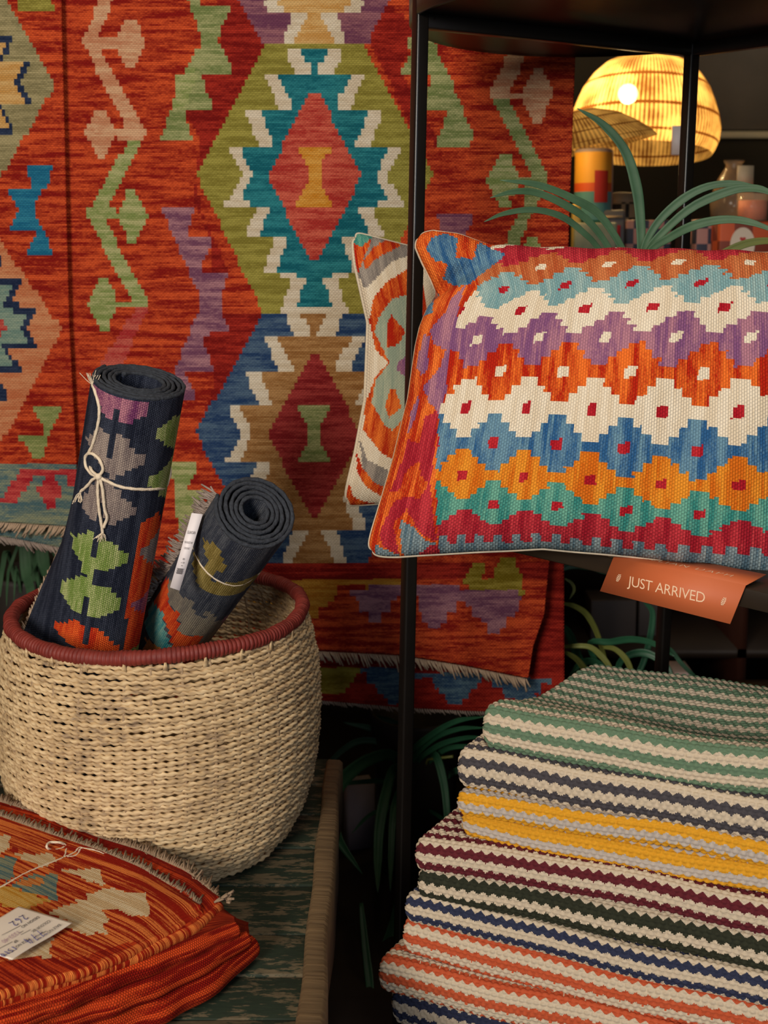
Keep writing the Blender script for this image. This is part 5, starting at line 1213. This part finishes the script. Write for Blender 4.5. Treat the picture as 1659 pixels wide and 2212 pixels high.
pl3 = P(60, 1420, 2.6)
p4 = empty('potted_plant', (pl3[0], 2.65, 0), 'grassy green plant hanging below the fringe of the orange-red kilim, behind the basket', 'plant')
pot(p4, (pl3[0], 2.65, 0), 0.10, 0.60)
D4 = [([(60, 1400), (50, 1180), (22, 1224), (16, 1260), (14, 1310)], (2.6, 2.4), 6, 'leaf'), ([(60, 1400), (50, 1150), (56, 1230), (66, 1275), (72, 1330)], (2.6, 2.35), 21, 'leaf'),
 ([(60, 1400), (80, 1150), (94, 1217), (107, 1253), (120, 1300)], (2.6, 2.35), 24, 'leaf'), ([(60, 1400), (80, 1200), (75, 1225), (66, 1245)], (2.6, 2.4), 8, 'leaf'),
 ([(60, 1400), (100, 1190), (120, 1200), (130, 1225)], (2.6, 2.4), 9, 'leaf'), ([(60, 1400), (20, 1200), (5, 1230), (0, 1290)], (2.6, 2.45), 10, 'leaf'), ([(60, 1400), (40, 1250), (34, 1230), (30, 1300)], (2.6, 2.4), 6, 'leaf'), ([(60, 1400), (90, 1250), (80, 1240), (84, 1300)], (2.6, 2.4), 8, 'leaf')]
for pts, Ys, w_, m_ in D4: leaf(p4, pts, Ys, w_, m_)

# ================================================================== lamps at the back of the shop
def rattan_mat(strength):
    m, nt, b = new_mat('rattan_shade'); g = N(nt)
    tc_ = g.n('ShaderNodeTexCoord'); n1 = g.n('ShaderNodeTexNoise'); n1.inputs['Scale'].default_value = 14; n1.inputs['Detail'].default_value = 3; g.l(tc_.outputs['Object'], n1.inputs[0])
    uv = g.n('ShaderNodeUVMap'); sp_ = g.n('ShaderNodeSeparateXYZ'); g.l(uv.outputs[0], sp_.inputs[0])
    rib = g.m('SINE', g.m('MULTIPLY', sp_.outputs[0], 2 * math.pi * 110)); ring = g.m('SINE', g.m('MULTIPLY', sp_.outputs[1], 2 * math.pi * 5.0))
    rg = g.m('GREATER_THAN', ring, 0.93)
    f = g.m('ADD', g.m('MULTIPLY', rib, 0.16), g.m('ADD', g.m('MULTIPLY', n1.outputs[0], 1.1), g.m('MULTIPLY', rg, -0.35)))
    r = g.n('ShaderNodeValToRGB'); e = r.color_ramp.elements; e[0].position = 0.34; e[0].color = (*lin((104, 62, 24)), 1); e[1].position = 0.80; e[1].color = (*lin((250, 214, 140)), 1); g.l(f, r.inputs[0])
    tr_ = g.n('ShaderNodeBsdfTranslucent'); df = g.n('ShaderNodeBsdfDiffuse'); g.l(r.outputs[0], tr_.inputs[0]); g.l(r.outputs[0], df.inputs[0])
    ms = g.n('ShaderNodeMixShader'); ms.inputs[0].default_value = 0.7; g.l(df.outputs[0], ms.inputs[1]); g.l(tr_.outputs[0], ms.inputs[2])
    tp = g.n('ShaderNodeBsdfTransparent'); m2 = g.n('ShaderNodeMixShader'); m2.inputs[0].default_value = 0.12; g.l(ms.outputs[0], m2.inputs[1]); g.l(tp.outputs[0], m2.inputs[2])
    out = nt.nodes['Material Output']; g.l(m2.outputs[0], out.inputs[0]); return m
def emit_mat(name, c, s):
    m, nt, b = new_mat(name); b.inputs['Emission Color'].default_value = (*lin(c), 1); b.inputs['Emission Strength'].default_value = s; b.inputs['Base Color'].default_value = (*lin(c), 1); return m
RS = rattan_mat(1)
def lamp(lc, prof, tilt, label, power, bulb_off, cordtop=True):
    e = empty('rattan_pendant_lamp', tuple(lc), label, 'lamp', None)
    n = 128; V, F = lathe(prof, lc, n, tilt); m_ = len(prof)
    th_ = np.linspace(0, 1, n, endpoint=False); vv = np.linspace(0, 1, m_); uv = np.stack(np.meshgrid(th_, vv), -1).reshape(-1, 2)
    o = mk('lamp_shade', V, F, RS, e, uv=uv)
    bc = np.array(lc) + np.array(bulb_off); mk('bulb', *blob(bc, 0.028, 14), emit_mat('glowing_bulb', (255, 226, 160), 22), e)
    mk('cord', *sweep([bc + [0, 0, 0.03], np.array([bc[0], bc[1], 3.2])], 0.003, 6), M['black'], e)
    l = bpy.data.lights.new('bulb_light', 'POINT'); l.energy = power; l.color = (1.0, 0.68, 0.30); l.shadow_soft_size = 0.03
    ol = bpy.data.objects.new('bulb_light', l); COL.objects.link(ol); ol.parent = e; ol.location = tuple(np.array(bulb_off) + [0, 0, -0.045])
    return e
YLP = 3.35
lc = P(1388, 330, YLP)
hw = 158 / FPX * YLP
pr1 = []
for k in range(24):
    a = k / 23; pr1.append((hw * (0.08 + 0.92 * math.sin(min(a * 1.12, 1) * math.pi / 2) ** 0.8) if a < 0.9 else hw * (1.0 - 0.10 * (a - 0.9) * 10), 0))
Htop = (330 - 118) / FPX * YLP
pr1 = [(hw * r, Htop * z) for r, z in ((0.10, 1.0), (0.25, 0.985), (0.42, 0.93), (0.58, 0.86), (0.72, 0.76), (0.83, 0.64), (0.91, 0.50), (0.97, 0.36), (1.0, 0.24), (0.985, 0.13), (0.94, 0.04), (0.90, -0.01))]
lamp(lc, pr1, rotm('X', R(-6)) @ rotm('Y', R(3)), 'glowing domed rattan pendant lamp above the strap-leaved plant', 6.5, (-0.05, -0.02, P(1355, 205, YLP)[2] - lc[2]))
pr2 = [((175 / FPX * 2.85) * r, (85 / FPX * 2.85) * z) for r, z in ((0.12, 1.0), (0.35, 0.95), (0.6, 0.75), (0.8, 0.45), (0.95, 0.15), (1.0, 0.0))]
lamp(np.array([P(1240, 335, 2.85)[0], 2.85, P(1240, 330, 2.85)[2]]), pr2, rotm('Y', R(-12)), 'lower glowing rattan lampshade half hidden by the red kilim edge', 0.8, (-0.07, 0.0, 0.06))
# paper tag on the large lamp
tg2 = mk('swing_tag', *box(P(1467, 303, 3.1), (0.04, 0.002, 0.075), 0.1), M['tag'], None, loc=tuple(P(1467, 303, 3.1)), smooth=False)
tag(tg2, 'blurred white swing tag hanging from the large rattan lamp', 'tag')

# ================================================================== things at the back
pc_ = empty('framed_picture', tuple(P(1640, 150, 4.64)), 'dark blurred picture with a pale shape leaning above the cream rail on the back wall', 'picture')
a, b = P(1500, 280, 4.66), P(1900, -120, 4.66)
mk('canvas', *box(((a[0] + b[0]) / 2, 4.67, (a[2] + b[2]) / 2), (b[0] - a[0], 0.02, b[2] - a[2])), plain('murky_canvas', (74, 66, 52), 0.8, noise=0.3, scale=6, rgb2=(112, 96, 76)), pc_, smooth=False)
mk('pale_shape', *lathe([(0.001, 0), (0.05, 0.03), (0.075, 0.1), (0.05, 0.18), (0.001, 0.2)], P(1625, 95, 4.64) , 16), plain('pale_paint', (196, 182, 140), 0.8), pc_)
cab = empty('back_counter', (1.25, 3.2, 0), 'dark wooden display unit at the back carrying mugs, tins and boxes', 'cabinet')
CBT = P(1400, 560, 2.95)[2]
DK = plain('dark_cabinet', (44, 30, 20), 0.6, noise=0.2, scale=6)
mk('worktop', *box((1.25, 3.15, CBT - 0.02), (1.9, 0.5, 0.04)), DK, cab, smooth=False)
mk('shelf', *box((1.25, 3.15, P(1400, 1388, 2.95)[2] - 0.012), (1.9, 0.5, 0.024)), DK, cab, smooth=False)
mk('back_panel', *box((1.25, 3.41, CBT / 2), (1.9, 0.02, CBT)), DK, cab, smooth=False)
for x in (0.31, 0.93, 1.5, 2.19): mk('side_panel', *box((x, 3.15, CBT / 2 - 0.02), (0.024, 0.5, CBT - 0.04)), plain('reddish_wood', (70, 34, 20), 0.6, noise=0.2, scale=5), cab, smooth=False)
def ctop(px, py_b, Y, wpx, hpx, dpt=None, z=None):
    """box standing on the counter: centre x from photo, base at counter top"""
    x = P(px, py_b, Y)[0]; w = wpx / FPX * Y; h = hpx / FPX * Y; return x, Y, w, h, (dpt or w)
def matp(n, c, c2=None, ns=0.05): return plain(n, c, 0.6, noise=ns, scale=20, rgb2=c2)
def check(name, ca, cb, sz):
    m, nt, b_ = new_mat(name); g = N(nt); tc_ = g.n('ShaderNodeTexCoord'); c = g.n('ShaderNodeTexChecker'); g.l(tc_.outputs['Object'], c.inputs[0])
    c.inputs['Scale'].default_value = sz; c.inputs[1].default_value = (*lin(ca), 1); c.inputs[2].default_value = (*lin(cb), 1); g.l(c.outputs[0], b_.inputs['Base Color']); b_.inputs['Roughness'].default_value = 0.6; return m
# tall printed tin
x, Y, w_, h, d = ctop(1279, 560, 3.0, 80, 228)
t = empty('printed_tin', (x, Y, CBT), 'tall tin printed in yellow, orange and teal beside the red kilim edge', 'tin')
def band(n, z0, z1, r, mat, root, cx_=x, cy_=Y): 
    mk(n, *lathe([(r, z0), (r, z1)], (cx_, cy_, CBT), 40), mat, root)
rr0 = w_ / 2
mk('body', *lathe([(0.001, 0), (rr0, 0), (rr0, h), (rr0 - 0.006, h + 0.004), (0.001, h + 0.004)], (x, Y, CBT), 40), matp('tin_body', (150, 132, 130)), t)
for n_, z0, z1, c in (('green_print', 0.02, 0.36, (20, 92, 70)), ('teal_print', 0.36, 0.62, (84, 140, 140)), ('orange_print', 0.62, 0.70, (214, 84, 30)), ('yellow_print', 0.70, 0.98, (226, 158, 44))):
    a_ = np.linspace(R(150), R(325), 24); V = np.array([[(x + (rr0 + 0.0008) * math.cos(q), Y + (rr0 + 0.0008) * math.sin(q), CBT + h * z) for q in a_] for z in (z0, z1)])
    mk(n_, V, gridF(2, 24), matp(n_, c), t)
a_ = np.linspace(R(262), R(305), 12)
V = np.array([[(x + (rr0 + 0.0016) * math.cos(q), Y + (rr0 + 0.0016) * math.sin(q), CBT + h * z) for q in a_] for z in (0.52, 0.76, 0.82)]); V[2] = V[2] * 0.0 + (V[1] + [0, 0, h * 0.05]); 
mk('red_print', V, gridF(3, 12), matp('red_print', (176, 40, 22)), t)
# thin yellow book, rounded book with red letters
def bbox_(name, px, wpx, hpx, Y, mat, label, cat_, dpt=0.03, rz=0.0, group=None):
    x, _, w__, h_, _ = ctop(px, 560, Y, wpx, hpx); x = P(px, 500, Y)[0]
    o = bevel(mk(name, *box((x, Y, CBT + h_ / 2), (w__, dpt, h_), rz), mat, None, loc=(x, Y, CBT), smooth=False), 0.006, 3)
    tag(o, label, cat_, group); return o, x, h_
bbox_('book', 1244, 18, 118, 2.93, matp('yellow_card', (196, 164, 84)), 'thin yellow book standing against the kilim edge', 'book')
o, x, h = bbox_('book', 1285, 92, 78, 2.92, matp('green_cover', (40, 92, 74), (190, 180, 150)), 'green and cream patterned book in front of the tall printed tin', 'book')
o, x, h = bbox_('book', 1322, 50, 104, 2.97, matp('grey_cover', (96, 92, 92)), 'grey rounded book with a red and white print beside the plant leaves', 'book')
mk('red_print', *box((x, 2.953, CBT + h * 0.45), (0.036, 0.002, 0.06)), matp('red_pr', (176, 44, 50)), o, smooth=False)
mk('cream_print', *box((x, 2.953, CBT + h * 0.86), (0.046, 0.002, 0.006)), matp('cr_pr', (190, 160, 120)), o, smooth=False)
# speckled mug
mx_ = P(1345, 440, 3.1); mg = empty('mug', (mx_[0], 3.1, CBT), 'tall dark jar with a speckled cream rim between the books and the plant', 'jar')
hm = (550 - 412) / FPX * 3.1; mr = 30 / FPX * 3.1
mk('body', *lathe([(0.001, 0), (mr, 0), (mr, hm), (mr - 0.004, hm), (mr - 0.005, 0.01), (0.001, 0.01)], (mx_[0], 3.1, CBT), 40), check('black_cream_spots', (30, 24, 20), (150, 128, 96), 28), mg)
mk('rim', *lathe([(mr + 0.001, hm * 0.86), (mr + 0.002, hm), (mr - 0.003, hm + 0.001)], (mx_[0], 3.1, CBT), 40), matp('speck', (156, 136, 104), (100, 84, 60)), mg)
# checkered boxes
NC = check('navy_pink_check', (28, 30, 50), (150, 104, 96), 26)
bbox_('gift_box', 1392, 96, 82, 3.0, NC, 'navy and pink checkered box behind the plant stems', 'box', 0.10)
bbox_('gift_box', 1520, 50, 84, 3.0, NC, 'small navy and pink checkered box just beyond the rear shelf post', 'box', 0.08)
o, x, h = bbox_('gift_box', 1610, 140, 80, 2.95, check('orange_brown_check', (190, 78, 30), (120, 44, 18), 22), 'orange checkered box with a white oval and red heart', 'box', 0.12)
ov = P(1608, 522, 2.885); pr_ = [(0.0305 * math.cos(a), 0.043 * math.sin(a)) for a in np.linspace(0, 2 * math.pi, 28, endpoint=False)]
V = [(ov[0] - 0.004 + a, 2.888, ov[2] - 0.008 + (b_ if b_ > -0.03 else -0.03)) for a, b_ in pr_] + [(ov[0] - 0.004 + a, 2.886, ov[2] - 0.008 + (b_ if b_ > -0.03 else -0.03)) for a, b_ in pr_]
n = 28; Fq = [tuple(range(n, 2 * n))[::-1], tuple(range(n))] + [(i, (i + 1) % n, n + (i + 1) % n, n + i) for i in range(n)]
mk('white_oval', V, Fq, matp('white_oval', (214, 196, 176)), o, smooth=False)
hp = [(0, -0.007), (0.008, 0.002), (0.0055, 0.006), (0.002, 0.006), (0, 0.0035), (-0.002, 0.006), (-0.0055, 0.006), (-0.008, 0.002)]
V = [(ov[0] - 0.004 + a, 2.8850, ov[2] + 0.005 + b_) for a, b_ in hp] + [(ov[0] - 0.004 + a, 2.8862, ov[2] + 0.005 + b_) for a, b_ in hp]
n = 8; mk('red_heart', V, [tuple(range(n)), tuple(range(n, 2 * n))[::-1]] + [(i, n + i, n + (i + 1) % n, (i + 1) % n) for i in range(n)], matp('red_heart', (176, 44, 40)), o, smooth=False)
# gift bag in clear film and a glass jar candle standing on a riser
RZ = P(1600, 480, 2.95)[2]
def glass(name, tint, tr_=0.8):
    m, nt, b_ = new_mat(name); b_.inputs['Base Color'].default_value = (*lin(tint), 1); b_.inputs['Roughness'].default_value = 0.15; b_.inputs['Alpha'].default_value = 1 - tr_; return m
cx_, cz_ = P(1632, 420, 3.1)[0], P(1632, 478, 3.1)[2]
rs = mk('riser', *box((P(1625, 500, 3.15)[0], 3.17, (CBT + cz_) / 2), (0.30, 0.16, cz_ - CBT)), DK, None, loc=(P(1625, 500, 3.15)[0], 3.17, CBT), smooth=False); tag(rs, 'dark riser block behind the orange checkered box', 'stand')
cn = empty('candle_jar', (cx_, 3.12, cz_), 'glass jar of orange and pink wax on the riser', 'candle')
mk('jar', *lathe([(0.001, 0), (0.04, 0), (0.042, 0.075), (0.040, 0.075), (0.038, 0.003), (0.001, 0.003)], (cx_, 3.12, cz_), 32), glass('jar_glass', (230, 200, 170)), cn)
mk('wax', *lathe([(0.001, 0.004), (0.037, 0.004), (0.037, 0.055), (0.001, 0.055)], (cx_, 3.12, cz_), 32), matp('wax', (236, 140, 84), (210, 60, 50)), cn)
gx = P(1600, 420, 3.12)[0]; gbg = empty('clear_gift_bag', (gx, 3.15, cz_), 'clear film gift bag with a pale label behind the candle jar', 'bag')
mk('film', *lathe([(0.001, 0), (0.055, 0), (0.06, 0.05), (0.05, 0.10), (0.03, 0.135), (0.02, 0.15), (0.028, 0.165)], (gx, 3.19, cz_), 24), glass('film', (170, 140, 110), 0.72), gbg)
mk('label', *box((gx + 0.015, 3.135, cz_ + 0.12), (0.045, 0.002, 0.055), 0.1), matp('bag_label', (190, 170, 140)), gbg, smooth=False)
# lower shelf things
SZ = P(1400, 1388, 2.95)[2]
def low(name, px, wpx, hpx, Y, mat, label, cat_, dpt=0.1, z=None):
    x = P(px, 1300, Y)[0]; w__ = wpx / FPX * Y; h_ = hpx / FPX * Y; z = SZ if z is None else z
    o = bevel(mk(name, *box((x, Y, z + h_ / 2), (w__, dpt, h_)), mat, None, loc=(x, Y, z), smooth=False), 0.003); return tag(o, label, cat_)
o = low('carton', 1318, 100, 90, 3.02, matp('grey_carton', (92, 80, 74)), 'grey carton with a dark leaf print on the lower shelf at the back', 'box')
low('carton', 1395, 48, 84, 3.05, matp('grey_carton2', (80, 70, 66)), 'narrow grey carton beside the larger carton on the lower shelf', 'box')
lt = empty('low_display_table', (1.2, 2.85, 0), 'low pale wooden table at the back with papers and cartons on it', 'table')
LZ = P(1560, 1512, 2.75)[2]
mk('table_top', *box((1.15, 2.735, LZ - 0.012), (1.3, 0.3, 0.024)), matp('pale_wood', (128, 98, 68), (96, 70, 46)), lt, smooth=False)
for x in (0.52, 1.78): mk('leg', *box((x, 2.735, (LZ - 0.024) / 2), (0.04, 0.2, LZ - 0.024)), DK, lt, smooth=False)
o = low('tea_box', 1473, 42, 82, 2.74, matp('white_box', (196, 172, 160)), 'small white box with a red melon slice print on the low table', 'box', 0.08, LZ)
bx_ = P(1467, 1460, 2.69); V = [(bx_[0] + 0.016 * math.cos(a), 2.6985, bx_[2] + 0.012 * math.sin(a)) for a in np.linspace(math.pi, 2 * math.pi, 12)]
V = V + [(p[0], 2.6965, p[2]) for p in V]
mk('melon_print', V, [tuple(range(12)), tuple(range(12, 24))[::-1]], matp('melon', (190, 50, 40)), o, smooth=False)
for k, (px_, w__, c, lb_) in enumerate(((1590, 120, (176, 150, 118), 'flat cream folder lying on the low table at the back'), (1650, 110, (150, 120, 90), 'flat tan folder lying further along the low table'))):
    x = P(px_, 1500, 2.72)[0]; o = mk('folder', *box((x, 2.74 + 0.02 * k, LZ + 0.008), (w__ / FPX * 2.7, 0.14, 0.014), 0.1), matp('folder', c), None, loc=(x, 2.74, LZ), smooth=False); tag(o, lb_, 'folder')
# pale paper bag on the floor seen between the leaves
o = mk('paper_bag', *box((P(776, 1835, 2.5)[0], 2.5, 0.075), (0.06, 0.05, 0.15), 0.3), matp('lilac_bag', (196, 188, 206)), None, loc=(P(776, 1835, 2.5)[0], 2.5, 0.0), smooth=False); tag(o, 'pale lilac paper bag on the floor glimpsed between dark leaves', 'bag')
